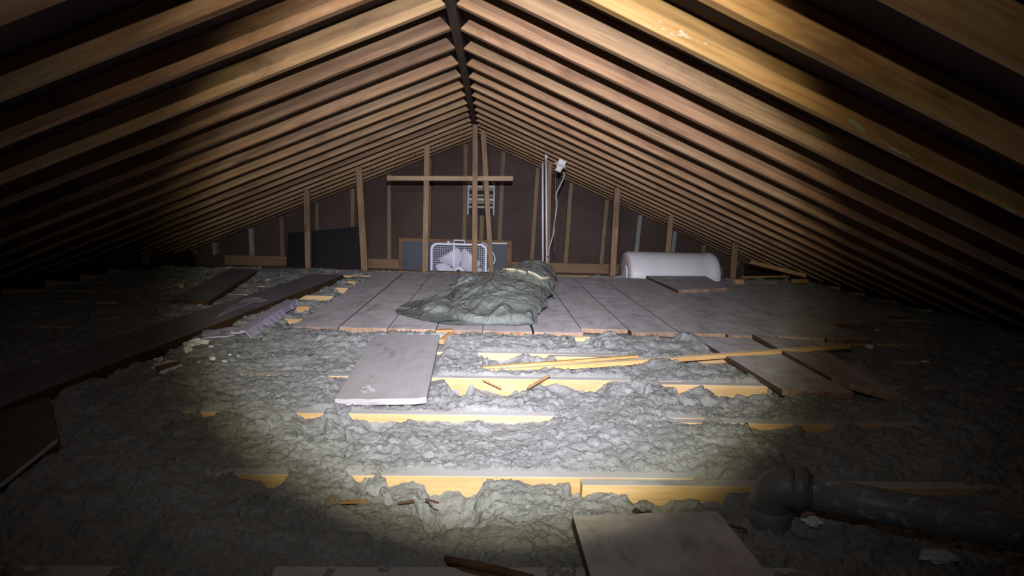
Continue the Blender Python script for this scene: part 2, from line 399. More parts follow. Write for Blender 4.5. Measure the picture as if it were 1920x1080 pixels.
# ------------------------------------------------------------------ planks
def plank(name, p, z, th, label, cat='plank', mats=('plank', 'plank_end'), group=None, jag=.006, seed=0, cup=.002, tilt=(0, 0), bev=.002, slot_side=2):
    """p: four plan corners near-left, near-right, far-right, far-left; slightly cupped, its ends chipped"""
    r = random.Random(seed*13+5)
    P = [Vector((x, y, 0)) for x, y in p]; c = sum(P, Vector())/4
    far = ((P[2]+P[3])-(P[0]+P[1])); ang = math.atan2(-far.x, far.y)
    nu, nv = 8, 12; top = []; bot = []
    R_ = Matrix.Rotation(-ang, 3, 'Z')
    e0 = [r.uniform(-jag, jag) for _ in range(nu+1)]; e1 = [r.uniform(-jag, jag) for _ in range(nu+1)]
    for j in range(nv+1):
        for i in range(nu+1):
            u, v = i/nu, j/nv
            q = (P[0]*(1-u)+P[1]*u)*(1-v)+(P[3]*(1-u)+P[2]*u)*v
            q = R_ @ (q-c)
            if j == 0: q.y += e0[i]
            if j == nv: q.y += e1[i]
            zz = cup*(2*u-1)**2 + tilt[0]*(u-.5) + tilt[1]*(v-.5) + r.uniform(-.0006, .0006)
            top.append((q.x, q.y, zz+th)); bot.append((q.x, q.y, zz))
    vs = bot+top; nb = len(bot); fs = []; mi = []
    w_ = nu+1
    for j in range(nv):
        for i in range(nu):
            a = j*w_+i
            fs.append((a, a+w_, a+w_+1, a+1)); mi.append(0)
            fs.append((nb+a, nb+a+1, nb+a+w_+1, nb+a+w_)); mi.append(0)
    for i in range(nu):
        fs.append((i, i+1, nb+i+1, nb+i)); mi.append(1)
        a = nv*w_+i; fs.append((a+1, a, nb+a, nb+a+1)); mi.append(1)
    for j in range(nv):
        a = j*w_; fs.append((a+w_, a, nb+a, nb+a+w_)); mi.append(slot_side)
        a = j*w_+nu; fs.append((a, a+w_, nb+a+w_, nb+a)); mi.append(slot_side)
    mb = MB(); mb.add(vs, fs, mi)
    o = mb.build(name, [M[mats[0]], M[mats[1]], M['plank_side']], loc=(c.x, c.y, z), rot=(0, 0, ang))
    bv = o.modifiers.new('bevel', 'BEVEL'); bv.width = bev; bv.segments = 2; bv.limit_method = 'ANGLE'; bv.angle_limit = math.radians(50)
    return tag(o, label, cat, group)

XS = [-1.02, -.776, -.52, -.266, -.02, .246, .515, .78, 1.045, 1.297, 1.56, 1.82, 2.08, 2.34, 2.60, 2.86]
YFRONT = [3.085, 3.105, 3.10, 3.095, 3.085, 3.08, 3.19, 3.13, 3.12, 3.09, 3.08, 3.06, 3.55, 3.62, 3.90]
YBACK = [5.50, 5.53, 5.55, 5.56, 5.54, 5.53, 5.54, 5.53, 5.52, 5.53, 5.50, 5.46, 5.43, 5.40, 5.36]
DL = ['deck plank at the left edge of the boarded floor, bare joists beside it',
      'deck plank, second from the left edge of the boarded floor',
      'deck plank, third from the left edge, behind the pale loose plank',
      'deck plank under the left tip of the crumpled sack, fourth from left edge',
      'deck plank under the middle of the grey green sack',
      'deck plank under the right part of the grey green sack',
      'deck plank just right of the grey green sack',
      'deck plank, second to the right of the grey green sack',
      'deck plank, third to the right of the grey green sack',
      'deck plank running back to the white drum, fourth right of the sack',
      'deck plank running under the loose offcut, fifth right of the sack',
      'deck plank, sixth right of the sack, behind the orange trim strip',
      'shorter shaded deck plank, seventh right of the sack',
      'shorter shaded deck plank, eighth right of the sack',
      'outermost shaded deck plank at the right edge of the boarded floor']
TH = .024
for i in range(15):
    g0, g1 = (.0022 if i != 5 else .006), (.0018 if i != 4 else .005)
    dz = [0.004, 0, 0, .001, 0, 0, 0, 0, .001, 0, 0, 0, 0, 0, 0][i]
    tp = [.004, .0, 0, 0, 0, 0, 0, 0, 0, 0, 0, 0, 0, 0, 0][i]
    xb = .012*(i-5)/8 if i > 5 else .0
    plank('deck_plank', [(XS[i]+g0, YFRONT[i]), (XS[i+1]-g1, YFRONT[i]), (XS[i+1]-g1+xb, YBACK[i]), (XS[i]+g0+xb, YBACK[i])], .001+dz, TH,
          DL[i], group='deck planks', seed=i, tilt=(0, tp), cup=.0015)

P = lambda x, y, z=.025: tuple(on(x, y, z))[:2]
plank('loose_plank', [P(627, 749), P(800, 746), P(825, 628), P(701, 629)], .004, .022, 'pale loose plank lying on the joists in front of the deck', mats=('plank_pale', 'plank_pale'), slot_side=0, seed=31, tilt=(0, .004))
plank('loose_plank', [P(1118, 1120, .04), P(1463, 1105, .04), P(1345, 959, .04), P(1073, 966, .04)], .014, .026, 'nearest plank at the bottom of the photo, beside the black pipe', seed=32, tilt=(0, 0))
plank('loose_plank', [P(1468, 731), P(1526, 724), P(1412, 627), P(1297, 629.5)] if False else [P(1466, 732), (P(1466, 732)[0]+.265, 2.115), (1.385, 3.03), P(1298, 630)], .003, .024, 'loose plank under the orange trim strip, right of the bare joists', seed=33)
plank('loose_plank', [P(1559, 706, .05), P(1716, 737, .05), (1.70, 3.04), P(1411, 624, .05)], .006, .024, 'loose plank tilted over its left neighbour, under the strip end', seed=34, tilt=(-.026, 0))
o = plank('offcut_board', [P(1272, 545, .05), P(1364, 541, .05), P(1321, 517, .05), P(1211, 518, .05)], .0265, .026, 'thick board offcut lying on the deck in front of the white drum', mats=('plank', 'plank_end'), seed=35, jag=.012, bev=.004)
# dark planks on the left
q0, q1 = on(206, 705, .003), on(549, 564, .003)
LPN = (q0.x+(q1.x-q0.x)*(1.60-q0.y)/(q1.y-q0.y), 1.60); LPF = (q0.x+(q1.x-q0.x)*(5.12-q0.y)/(q1.y-q0.y), 5.12)
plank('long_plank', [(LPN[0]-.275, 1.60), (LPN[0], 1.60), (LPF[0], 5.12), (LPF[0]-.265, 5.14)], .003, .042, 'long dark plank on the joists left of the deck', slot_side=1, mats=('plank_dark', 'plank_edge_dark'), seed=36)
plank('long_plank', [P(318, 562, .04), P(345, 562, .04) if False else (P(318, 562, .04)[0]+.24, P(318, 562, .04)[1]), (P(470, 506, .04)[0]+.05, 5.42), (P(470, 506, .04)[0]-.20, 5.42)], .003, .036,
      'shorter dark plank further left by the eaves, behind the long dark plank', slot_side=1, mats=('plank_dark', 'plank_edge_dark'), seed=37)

# ------------------------------------------------------------------ loose wool between the joists
def hash2(ix, iy, seed):
    h = (ix.astype(np.int64)*374761393 + iy.astype(np.int64)*668265263 + seed*974711) & 0x7fffffff
    h = ((h ^ (h >> 13))*1274126177) & 0x7fffffff
    return ((h ^ (h >> 16)) & 0xffff)/65535.0
def vnoise(x, y, s, seed):
    x = x/s; y = y/s; ix = np.floor(x); iy = np.floor(y); fx = x-ix; fy = y-iy
    fx = fx*fx*(3-2*fx); fy = fy*fy*(3-2*fy)
    a = hash2(ix, iy, seed); b_ = hash2(ix+1, iy, seed); c_ = hash2(ix, iy+1, seed); d_ = hash2(ix+1, iy+1, seed)
    return (a*(1-fx)+b_*fx)*(1-fy)+(c_*(1-fx)+d_*fx)*fy
def puff(x, y, s, seed):                       # rounded tufts with creases between them, 0..1
    x = x/s; y = y/s; ix = np.floor(x); iy = np.floor(y); best = np.full(x.shape, 9.0); bid = np.zeros(x.shape)
    for dx in (-1, 0, 1):
        for dy in (-1, 0, 1):
            cx = ix+dx; cy_ = iy+dy
            px = cx+.5+(hash2(cx, cy_, seed)-.5)*.95; py = cy_+.5+(hash2(cx, cy_, seed+1)-.5)*.95
            d = (px-x)**2+(py-y)**2; mk = d < best
            best = np.where(mk, d, best); bid = np.where(mk, hash2(cx, cy_, seed+2), bid)
    return np.clip(1-best*1.1, 0, 1)*(.45+.55*bid)
def sstep(a, b_, t): t = np.clip((t-a)/(b_-a), 0, 1); return t*t*(3-2*t)
def win(x, x0, x1, e): return sstep(x0-e, x0+e, x)*(1-sstep(x1-e, x1+e, x))

# bare stretches, by joist: (photo x from, to, how deep the face shows below the top)
BARE = {1: [(690, 985, .012), (1040, 1105, .01)],
        2: [(408, 470, .008), (470, 536, .022), (690, 712, .016), (742, 830, .016), (830, 893, .055), (893, 1060, .006), (1062, 1180, .034), (1180, 1352, .036)],
        3: [(338, 378, .022), (396, 428, .012), (552, 632, .026), (664, 748, .036), (748, 890, .018), (890, 1045, .022), (1235, 1300, .008)],
        4: [(806, 862, .014), (858, 1005, .062), (1000, 1152, .040), (1152, 1180, .030)],
        5: [(893, 1000, .026), (990, 1122, .045), (1118, 1182, .022)],
        6: [(1068, 1098, .05), (1215, 1272, .015)],
        7: [(546, 566, .07)], 8: [(550, 604, .08)], 9: [(566, 634, .10)], 10: [(636, 664, .08), (335, 358, .03)], 11: [(650, 684, .07), (505, 515, .02)], 12: [(600, 690, .01)]}
BARE_R = {2: [(1288, 1422, .042), (1560, 1800, .02)], 3: [(1368, 1515, .012), (1490, 1535, .035), (1600, 1740, .008)], 4: [(1258, 1442, .05)], 5: [(1262, 1360, .02)], 1: [(1560, 1700, .01)]}
NU, NV = 860, 560
vv = np.linspace(0, 1, NV); Yg = .78*(5.80/.78)**vv
uu = np.linspace(-1, 1, NU)
Yg2 = np.repeat(Yg[:, None], NU, 1)
hx = np.minimum(.98*Yg2+.35, 3.15)
X = uu[None, :]*hx; Y = Yg2.copy()
big = vnoise(X, Y, .42, 3)-.5
wx_ = X+.030*(vnoise(X, Y, .06, 301)-.5)+.016*(vnoise(X, Y, .022, 303)-.5)+.008*(vnoise(X, Y, .009, 305)-.5)
wy_ = Y+.030*(vnoise(X, Y, .06, 311)-.5)+.016*(vnoise(X, Y, .022, 313)-.5)+.008*(vnoise(X, Y, .009, 315)-.5)
bil = lambda x, y, sc, sd: np.abs(2*vnoise(x, y, sc, sd)-1)
fine = .011*bil(wx_, wy_, .040, 60)+.010*bil(X, Y, .022, 61)+.007*bil(X, Y, .012, 63)+.005*(vnoise(X, Y, .006, 65)-.5)
rough = sstep(.35, .75, vnoise(X, Y, .28, 67))
lump = .020*puff(wx_, wy_, .125, 21)*(.3+.9*rough)+.009*puff(wx_+.013, wy_, .058, 31)*(.2+rough)+fine
h = .004+.022*big+.016*(vnoise(X, Y, .17, 8)-.5)+.012*(vnoise(X, Y, .075, 9)-.5)+lump-.020

# default: heaped a little over the joists
ground = h.copy()
for i, yj in enumerate(JY):
    for tab, x0, yo in ((BARE, -9, 0.0), (BARE_R, .5, -.042)):
        for (a, b_, dep) in tab.get(i, []):
            # photo x -> world x on this joist line
            def wx(px, yb):
                lo_, hi_ = 385.0, 1400.0
                for _ in range(40):
                    mid = (lo_+hi_)/2
                    if on(px, mid, 0).y > yb: lo_ = mid
                    else: hi_ = mid
                return on(px, mid, 0).x
            X0, X1 = wx(a, yj+yo-W/2), wx(b_, yj+yo-W/2)
            e = .010
            wobx = X+.10*(vnoise(X, Y, .09, 77+i)-.5)+.05*(vnoise(X, Y, .035, 79+i)-.5)+.02*(vnoise(X, Y, .013, 83+i)-.5)
            mx = win(wobx, X0, X1, e)
            yf = yj+yo-W
            near = np.clip(yf-Y, 0, 1)
            wob = -.15+1.5*vnoise(X, Y, .085, 91+i)+.75*vnoise(X, Y, .03, 95+i)
            cap_top = -.006
            # on the joist top nothing lies, in front of the face the wool starts lower
            on_top = mx*win(Y, yf-.002, yj+yo+.004, .004)
            h = h*(1-on_top)+np.minimum(h, -.02)*on_top
            prof = -dep*wob + near*.09 + .75*lump - .018
            lo = np.minimum(h, prof)
            infront = mx*(Y < yf)*(1-sstep(.14, .30, near))
            h = h*(1-infront)+lo*infront
apron = win(X, -1.0, 1.15, .05)*win(Y, 2.86, 3.075, .05)*(1-win(X, .43, .60, .04))
h = h+apron*(.020+.012*(vnoise(X, Y, .08, 140)-.5))
# beneath planks the wool stays below the joist tops
def under(x0, x1, y0, y1, e=.03, top=-.012):
    global h
    mk = win(X, x0, x1, e)*win(Y, y0, y1, e)
    h = h*(1-mk)+np.minimum(h, top)*mk
under(-1.02, 2.10, 3.10, 5.7, .02); under(2.1, 2.9, 3.65, 5.6, .03)
under(-.55, -.20, 1.99, 2.95, .02); under(.21, .53, .6, 1.19, .02); under(1.12, 1.66, 2.16, 3.1, .03)
for k in range(8):
    y0 = 1.62+k*.44; xr = LPN[0]+(LPF[0]-LPN[0])*(y0+.22-1.6)/3.52
    under(xr-.28, xr, y0-.02, y0+.46, .02)
# valley around the foot of the pipe elbow, dip along the eaves
dX = .020*(vnoise(X, Y, .03, 201)-.5)+.010*(vnoise(X, Y, .013, 203)-.5)
dY = .020*(vnoise(X, Y, .03, 207)-.5)+.010*(vnoise(X, Y, .013, 209)-.5)
e2 = np.ones_like(X)
for i, yj in enumerate(JY): e2 *= 1-.8*win(Y, yj-.10, yj+.02, .01)
vs = np.stack([X+dX*e2, Y+dY*e2, h], -1).reshape(-1, 3).astype(np.float32)
idx = np.arange(NU*NV).reshape(NV, NU)
q = np.stack([idx[:-1, :-1], idx[:-1, 1:], idx[1:, 1:], idx[1:, :-1]], -1).reshape(-1, 4)
me = bpy.data.meshes.new('loose_insulation')
me.vertices.add(len(vs)); me.vertices.foreach_set('co', vs.ravel())
me.loops.add(q.size); me.loops.foreach_set('vertex_index', q.ravel().astype(np.int32))
me.polygons.add(len(q)); me.polygons.foreach_set('loop_start', np.arange(0, q.size, 4, dtype=np.int32))
try: me.polygons.foreach_set('loop_total', np.full(len(q), 4, dtype=np.int32))
except Exception: pass
me.update(calc_edges=True); me.validate()
me.materials.append(M['wool'])
me.polygons.foreach_set('use_smooth', np.ones(len(q), dtype=bool))
o = bpy.data.objects.new('loose_insulation', me); C.objects.link(o)
tag(o, 'grey lumpy loose-fill insulation lying between and over the joists', 'insulation', kind='stuff')
def wool_h(x, y):
    j = int(np.clip(np.searchsorted(Yg, y), 0, NV-1)); hxx = min(.98*Yg[j]+.35, 3.15)
    i = int(np.clip((x/hxx+1)/2*(NU-1), 0, NU-1)); return float(h[j, i])

# ------------------------------------------------------------------ far end: gable framing, props, clutter
YS = 7.60
# gable plate and studs
p0 = at(478, 478, YS); p1 = at(1147, 497, YS)
o = MB().box((-3.3, 7.585, -.175), (3.05, 7.625, -.052)).build('gable_plate', M['plate'], bevel=.003)
tag(o, 'timber plate across the foot of the gable wall', 'timber plate')
GST = [(366, 366, 0), (403, 403, 1), (472, 472, 1), (530, 530, 0), (596, 596, 0), (662, 662, 0), (730, 730, 0), (804, 803, 0), (870, 870, 0), (904, 901, 0),
       (939, 935, 0), (1003, 997, 0), (1065, 1061, 0), (1133, 1128, 0), (1196, 1192, 1), (1263, 1260, 1), (1319, 1317, 0), (1384, 1384, 0)]
GL = ['dim gable stud far out on the left of the gable wall', 'pale grey gable stud left of the wider pale stud', 'wider pale grey gable stud on the left side of the wall',
      'dim gable stud left of the black panel', 'gable stud rising behind the top of the black panel', 'gable stud just left of the second timber prop', 'gable stud left of the framed blue board, under the crosspiece end',
      'gable stud half hidden behind the prop left of the fan', 'gable stud left of the louvre vent', 'gable stud passing behind the middle of the louvre vent', 'gable stud just right of the louvre vent',
      'slightly leaning gable stud left of the white rods', 'gable stud right of the hanging cable', 'gable stud just left of the prop before the white drum', 'pale grey gable stud above the left half of the drum',
      'pale grey gable stud beside the leaning prop over the drum', 'short dim gable stud above the right end of the drum', 'short dim gable stud beyond the right end of the drum']
for (xt, xb, pale), lab in zip(GST, GL):
    xm = at(xb, 480, YS).x; dx = at(xt, 400, YS).x-at(xb, 400, YS).x
    zt = roofz(xm+dx)-.004
    wd = .058 if xb in (472,) else .05
    mb = MB(); mb.bar((xm, 7.625, -.052), (xm+dx, 7.625, zt), wd, .06, (1, 0, 0), seg=3)
    tag(mb.build('gable_stud', M['stud_grey'] if pale else M['gstud'], bevel=.002), lab, 'stud', 'gable studs')

# row of props
YP = 6.05
o = MB().box((-2.6, 5.98, -.19), (1.30, 6.09, -.012)).build('sleeper_beam', [M['plate']], bevel=.004)
tag(o, 'low timber beam behind the far ends of the deck planks, left of the drum', 'beam')
o = MB().box((2.42, 5.98, -.19), (3.1, 6.09, -.012)).build('sleeper_beam', [M['plate']], bevel=.004)
tag(o, 'low timber beam right of the white drum carrying the short props', 'beam')
PROPS = [(272, 466, 274, 498, .05, 'short dim prop by the left eaves'),
         (576, 362, 578, 498, .052, 'slender timber prop standing before the black panel'),
         (673, 318, 684, 504, .062, 'timber prop leaning left, between the black panel and the blue board'),
         (801, 281, 797, 512, .054, 'timber prop standing left of the box fan'),
         (891, 236, 890, 514, .052, 'tall reddish central prop under the ridge, in front of the fan'),
         (906, 252, 921, 510, .050, 'tall leaning prop just right of the central prop'),
         (1030, 310, 1026, 510, .040, 'timber prop right beside the two white rods'),
         (1157, 355, 1148, 520, .058, 'timber prop standing left of the white drum'),
         (1257, 410, 1247, 520, .050, 'leaning timber prop behind the white drum'),
         (1377, 458, 1373, 525, .055, 'short timber prop right of the white drum'),
         (1476, 458, 1474, 520, .040, 'dark short prop near the right eaves')]
for i, (xt, yt, xb, yb, wd, lab) in enumerate(PROPS):
    Yp = YP-.03 if i != 4 else 5.99
    if i == 5: Yp = 6.07
    a = at(xt, yt, Yp); b_ = at(xb, yb, Yp); b_.z = -.012; 
    a.z = min(roofz(a.x)+.02, a.z+.03)
    if i == 4: a.z = RZ-.022
    mb = MB(); mb.bar(b_, a, wd, .045 if i != 4 else .04, (1, 0, 0), seg=4)
    tag(mb.build('timber_prop', M['stud'], bevel=.002), lab, 'prop', 'timber props under the rafters')
a = at(725, 334, 5.975); b_ = at(962, 334.5, 5.975)
a.y = b_.y = 6.005-.0
mb = MB(); mb.bar((a.x, 6.0, a.z), (b_.x, 6.0, b_.z), .03, .044, (0, 1, 0), seg=4)
# the crosspiece is nailed to the back of the central prop and the face of the others
tag(mb.build('crosspiece', M['beam'], bevel=.002, ), 'pale horizontal crosspiece nailed across the props above the fan', 'crosspiece')

# black panel and framed blue board
a = at(537, 437, 7.50); b_ = at(676, 425, 7.50)
mb = MB(); mb.add([(a.x, 7.46, -.18), (b_.x, 7.46, -.18), (b_.x, 7.56, b_.z), (a.x, 7.56, a.z), (a.x, 7.475, -.18), (b_.x, 7.475, -.18), (b_.x, 7.575, b_.z), (a.x, 7.575, a.z)],
                  [(0,1,2,3),(7,6,5,4),(0,4,5,1),(1,5,6,2),(2,6,7,3),(3,7,4,0)])
tag(mb.build('black_panel', M['black']), 'black rectangular panel leaning on the gable wall at the left', 'panel')
YB = 6.62
a = at(748, 444, YB); b_ = at(960, 449, YB); zb = -.19
root = empty('framed_board', ((a.x+b_.x)/2, YB, zb), 'dark blue board in a brown wooden frame standing behind the box fan', 'board')
wh = (b_.x-a.x)/2; hh = a.z-zb-.012
MB().box((-wh+.03, -.004, .02), (wh-.03, .008, hh-.02)).build('panel', M['navy'], root)
for nm, lo, hi in (('frame_rail', (-wh, -.012, hh-.035), (wh, .016, hh)), ('frame_rail', (-wh, -.012, 0), (wh, .016, .035))):
    MB().box(lo, hi).build(nm, M['frame_wood'], root, bevel=.003)
for nm, lo, hi in (('frame_stile', (-wh, -.013, .0), (-wh+.035, .017, hh)), ('frame_stile', (wh-.05, -.013, 0), (wh, .017, hh))):
    MB().box(lo, hi).build(nm, M['frame_wood'], root, bevel=.003)
s0 = at(920, 456, YB-.02)-root.location; s1 = at(948, 457.5, YB-.02)-root.location
MB().box((s0.x, -.02, s0.z-.006), (wh-.055, -.005, s0.z+.006)).build('white_strip', M['white_plastic'], root)

# box fan
YFN = 6.32
a = at(808, 454, YFN); b_ = at(914, 456, YFN); FW = b_.x-a.x; FH = .60
root = empty('box_fan', ((a.x+b_.x)/2, YFN, a.z-FH), 'white box fan standing behind the deck, its lower half hidden', 'fan')
def rrect(w_, h_, r, n=6):
    pts = []
    for cx, cz, a0 in ((w_/2-r, h_/2-r, 0), (-w_/2+r, h_/2-r, 90), (-w_/2+r, -h_/2+r, 180), (w_/2-r, -h_/2+r, 270)):
        for k in range(n+1):
            q = math.radians(a0+90*k/n); pts.append((cx+r*math.cos(q), cz+r*math.sin(q)))
    return pts
def ring(mb, o_, i_, y0, y1, zc):
    n = len(o_); vs = []
    for pl, y in ((o_, y0), (i_, y0), (o_, y1), (i_, y1)): vs += [(x, y, z+zc) for x, z in pl]
    fs = []
    for j in range(n):
        k = (j+1) % n
        fs += [(j, k, n+k, n+j), (2*n+j, 3*n+j, 3*n+k, 2*n+k), (j, 2*n+j, 2*n+k, k), (n+j, n+k, 3*n+k, 3*n+j)]
    mb.add(vs, fs)
mb = MB(); ring(mb, rrect(FW, FH, .07), rrect(FW-.05, FH-.05, .05), -.05, .05, FH/2); mb.build('housing', M['fan_white'], root, smooth=False, bevel=.004)
mb = MB(); g = FW/2-.025
for k in range(24):
    x = -g+2*g*(k+.5)/24; mb.bar((x, -.042, .03), (x, -.042, FH-.03), .0027, .0027)
for k in range(24):
    z = .03+(FH-.06)*(k+.5)/24; mb.bar((-g, -.045, z), (g, -.045, z), .0027, .0027, (0, 1, 0))
mb.build('front_grille', M['wire'], root)
mb = MB(); mb.bar((-.052, -.040, FH/2), (-.052, -.040, FH-.03), .018, .008); mb.build('grille_brace', M['fan_white'], root)
for k in range(5):
    q0 = math.radians(90+72*k+25); mb = MB(); vs = []; n = 8
    for side in (0, 1):
        for j in range(n+1):
            t = j/n; rr_ = .05+.20*t
            for e in (-1, 1):
                aa = q0+e*(.16+.50*math.sqrt(max(0, 1-((t-.52)/.62)**2)))+.12*t; 
                vs.append((rr_*math.cos(aa), e*.022*(1-.3*t)+side*.004, rr_*math.sin(aa)+FH/2))
    m2 = 2*(n+1); fs = []
    for j in range(n):
        fs += [(2*j, 2*j+1, 2*j+3, 2*j+2), (m2+2*j, m2+2*j+2, m2+2*j+3, m2+2*j+1), (2*j, 2*j+2, m2+2*j+2, m2+2*j), (2*j+1, m2+2*j+1, m2+2*j+3, 2*j+3)]
    fs += [(0, m2, m2+1, 1), (2*n, 2*n+1, m2+2*n+1, m2+2*n)]
    mb.add(vs, fs); mb.build('blade', M['fan_blade'], root, smooth=True)
mb = MB(); mb.lathe([(.02, -.066), (.05, -.062), (.062, -.05), (.064, -.02), (.05, .02)], 20, 'Y', (0, 0, FH/2)); mb.build('hub', M['fan_white'], root, smooth=True)
mb = MB(); mb.lathe([(.022, -.072), (.026, -.066), (.026, -.06)], 12, 'Y', (0, 0, FH/2)); mb.build('hub_badge', M['navy'], root, smooth=True)
mb = MB(); mb.tube([(-.055, 0, FH-.004), (-.055, 0, FH+.026), (.055, 0, FH+.026), (.055, 0, FH-.004)], .010, 8); mb.build('handle', M['fan_white'], root)
mb = MB(); mb.box((-.125, -.02, FH-.002), (-.10, .02, FH+.018)); mb.build('switch_knob', M['fan_white'], root, bevel=.003)
c0 = [at(*p, YFN-.07)-root.location for p in ((905, 457), (914, 463), (924, 474), (928, 486), (925, 495), (917, 500))]
c1 = [Vector((FW/2-.06, -.03, FH+.006)), Vector((FW/2-.02, -.06, FH+.002))]+c0[1:]+[c0[-1]+Vector((-.03, 0, -.2))]
def smooth_path(pts, n=6):
    pts = [Vector(p) for p in pts]; out = []
    for i in range(len(pts)-1):
        p0, p1, p2, p3 = pts[max(i-1, 0)], pts[i], pts[i+1], pts[min(i+2, len(pts)-1)]
        for k in range(n):
            t = k/n; out.append(.5*((2*p1)+(p2-p0)*t+(2*p0-5*p1+4*p2-p3)*t*t+(3*p1-p0-3*p2+p3)*t**3))
    return out+[pts[-1]]
MB().tube(smooth_path(c1), .006, 8).build('power_cord', M['white_plastic'], root, smooth=True)

# louvre vent on the gable
a = at(877, 339, 7.60); b_ = at(927, 404, 7.60)
vw = b_.x-a.x; vh = a.z-b_.z
root = empty('louvre_vent', ((a.x+b_.x)/2, 7.57, b_.z), 'metal framed louvre vent high on the gable wall', 'vent')
for nm, lo, hi in (('frame_side', (-vw/2, -.02, 0), (-vw/2+.022, .02, vh)), ('frame_side', (vw/2-.022, -.02, 0), (vw/2, .02, vh))):
    MB().box(lo, hi).build(nm, M['vent_metal'], root, bevel=.002)
MB().box((-vw/2, -.02, vh-.015), (vw/2, .02, vh)).build('frame_head', M['vent_metal'], root)
MB().box((-vw/2+.02, .012, 0), (vw/2-.02, .02, vh)).build('back_screen', M['black'], root)
for z, hh_, mm_ in ((.105, .022, 'vent_slat'), (.165, .03, 'vent_dim'), (.205, .032, 'vent_slat'), (.255, .03, 'vent_dim'), (.335, .03, 'vent_dim'), (.372, .032, 'vent_slat'), (.41, .022, 'vent_dim')):
    z = z/.44*vh
    MB().add([(-vw/2+.022, -.026, z-hh_/2), (vw/2-.022, -.026, z-hh_/2), (vw/2-.022, -.010, z+hh_/2), (-vw/2+.022, -.010, z+hh_/2),
              (-vw/2+.022, -.020, z-hh_/2), (vw/2-.022, -.020, z-hh_/2), (vw/2-.022, -.004, z+hh_/2), (-vw/2+.022, -.004, z+hh_/2)],
             [(0,1,2,3),(7,6,5,4),(0,4,5,1),(1,5,6,2),(2,6,7,3),(3,7,4,0)]).build('slat', M[mm_], root)

# two white rods
for xt, yt, xb, tip, lab in ((1018, 307, 1018.5, 0, 'thin white rod, the left and shorter of the two by the prop'), (1024.5, 298, 1026, 1, 'thin white rod with a knob tip, the taller of the two')):
    a = at(xt, yt, 5.93); b_ = at(xb, 512, 5.93); b_.z = -.19 if False else -.012; b_.y = a.y = 5.965
    root = empty('curtain_rod', b_, lab, 'rod', 'white rods by the prop')
    d = Vector((a.x-b_.x, 0, a.z-b_.z))
    MB().tube([Vector((0, 0, 0)), d], .010, 10).build('pole', M['rod'], root, smooth=True)
    if tip: MB().tube([d, d+Vector((0, 0, .012)), d+Vector((0, 0, .03)), d+Vector((0, 0, .05))], [.010, .016, .017, .008], 10).build('finial', M['rod'], root, smooth=True)
    else: MB().tube([d, d+Vector((0, 0, .015))], [.013, .012], 10).build('end_cap', M['vent_metal'], root, smooth=True)

# porcelain lamp holder with pull chain and cable, on a right-hand rafter
ly = min(RY, key=lambda v: abs(v-5.85))-.005
ly = 5.4
while at(1049, 314, ly-.04).z < roofz(at(1049, 314, ly-.04).x)-.082: ly += .01
a = at(1049, 314, ly-.04)
root = empty('lamp_holder', (a.x, a.y, a.z), 'white porcelain lamp holder fixed to a right-slope rafter, pull chain hanging', 'lamp holder')
MB().lathe([(.058, .030), (.062, .024), (.058, .016), (.038, .008), (.030, -.016), (.033, -.036), (.024, -.042)], 8, 'Z').build('socket', M['porcelain'], root, rot=(0, ANG, 0))
MB().box((-.036, -.03, .030), (.036, .035, .075)).build('outlet_box', M['porcelain'], root, bevel=.005, rot=(0, ANG, 0))
c0 = at(1042, 325, ly-.05)-root.location; c1_ = at(1039, 472, ly-.05)-root.location
mb = MB(); mb.tube([c0+Vector((.02, .02, .03)), c0, c1_], .0028, 6); mb.build('pull_chain', M['chain'], root)
c0 = [at(*p, ly-.03)-root.location for p in ((1056, 322), (1058, 330), (1050, 348), (1043, 365), (1044, 385), (1040, 415), (1037, 440), (1030, 465), (1027, 480))]
MB().tube(smooth_path(c0), .0075, 8).build('cable', M['cable'], root, smooth=True)

# white drum
YD = 5.81
a = at(1171, 497, YD); b_ = at(1339, 497, YD); rad = .225
zt = at(1250, 467, YD).z
cz = -.195+rad
root = empty('drum', ((a.x+b_.x)/2, YD, cz-rad), 'large white drum lying on its side at the far edge of the deck', 'drum', rot=(0, 0, math.radians(3)))
Lh = (b_.x-a.x)/2
mb = MB(); mb.lathe([(rad-.03, -Lh), (rad-.012, -Lh+.004), (rad, -Lh+.02), (rad+.002, -Lh*.5), (rad, 0), (rad+.001, Lh*.6), (rad-.004, Lh-.10), (rad+.006, Lh-.085), (rad+.004, Lh-.03), (rad-.015, Lh-.004), (rad-.04, Lh)], 56, 'X', (0, 0, rad))
mb.build('body', M['white_plastic'], root, smooth=True)
mb = MB(); mb.lathe([(.001, -Lh+.004), (.10, -Lh-.001), (rad-.035, -Lh-.003), (rad-.028, -Lh+.004)], 48, 'X', (0, 0, rad)); mb.build('end_face', M['gasket'], root, smooth=True)
mb = MB(); mb.lathe([(.05, -Lh-.010), (.075, -Lh-.012), (.08, -Lh-.002)], 24, 'X', (0, -.03, rad+.02)); mb.build('bung', M['white_plastic'], root, smooth=True)

# scraps by the right eaves
def stick(name, p0, p1, wd, th, mat, label, cat, side=(0, 0, 1), bev=.001, seg=3):
    return tag(MB().bar(p0, p1, wd, th, side, seg=seg).build(name, M[mat], bevel=bev), label, cat)
stick('wood_strip', at(1408, 491, 5.75), at(1512, 517, 5.35), .035, .02, 'scrap', 'thin timber slat propped up near the right eaves', 'slat')
stick('wood_strip', on(1393, 520, .04), on(1478, 518, .04), .02, .035, 'scrap', 'flat timber slat lying behind the deck right of the drum', 'slat')
stick('timber_block', on(1378, 528, .045), on(1392, 528, .045), .045, .05, 'scrap', 'small timber block end beside the drum and short prop', 'block', bev=.003)
stick('timber_block', on(1486, 527, .045), on(1513, 527, .045), .04, .05, 'scrap', 'small timber block near the dark short prop', 'block', bev=.003)

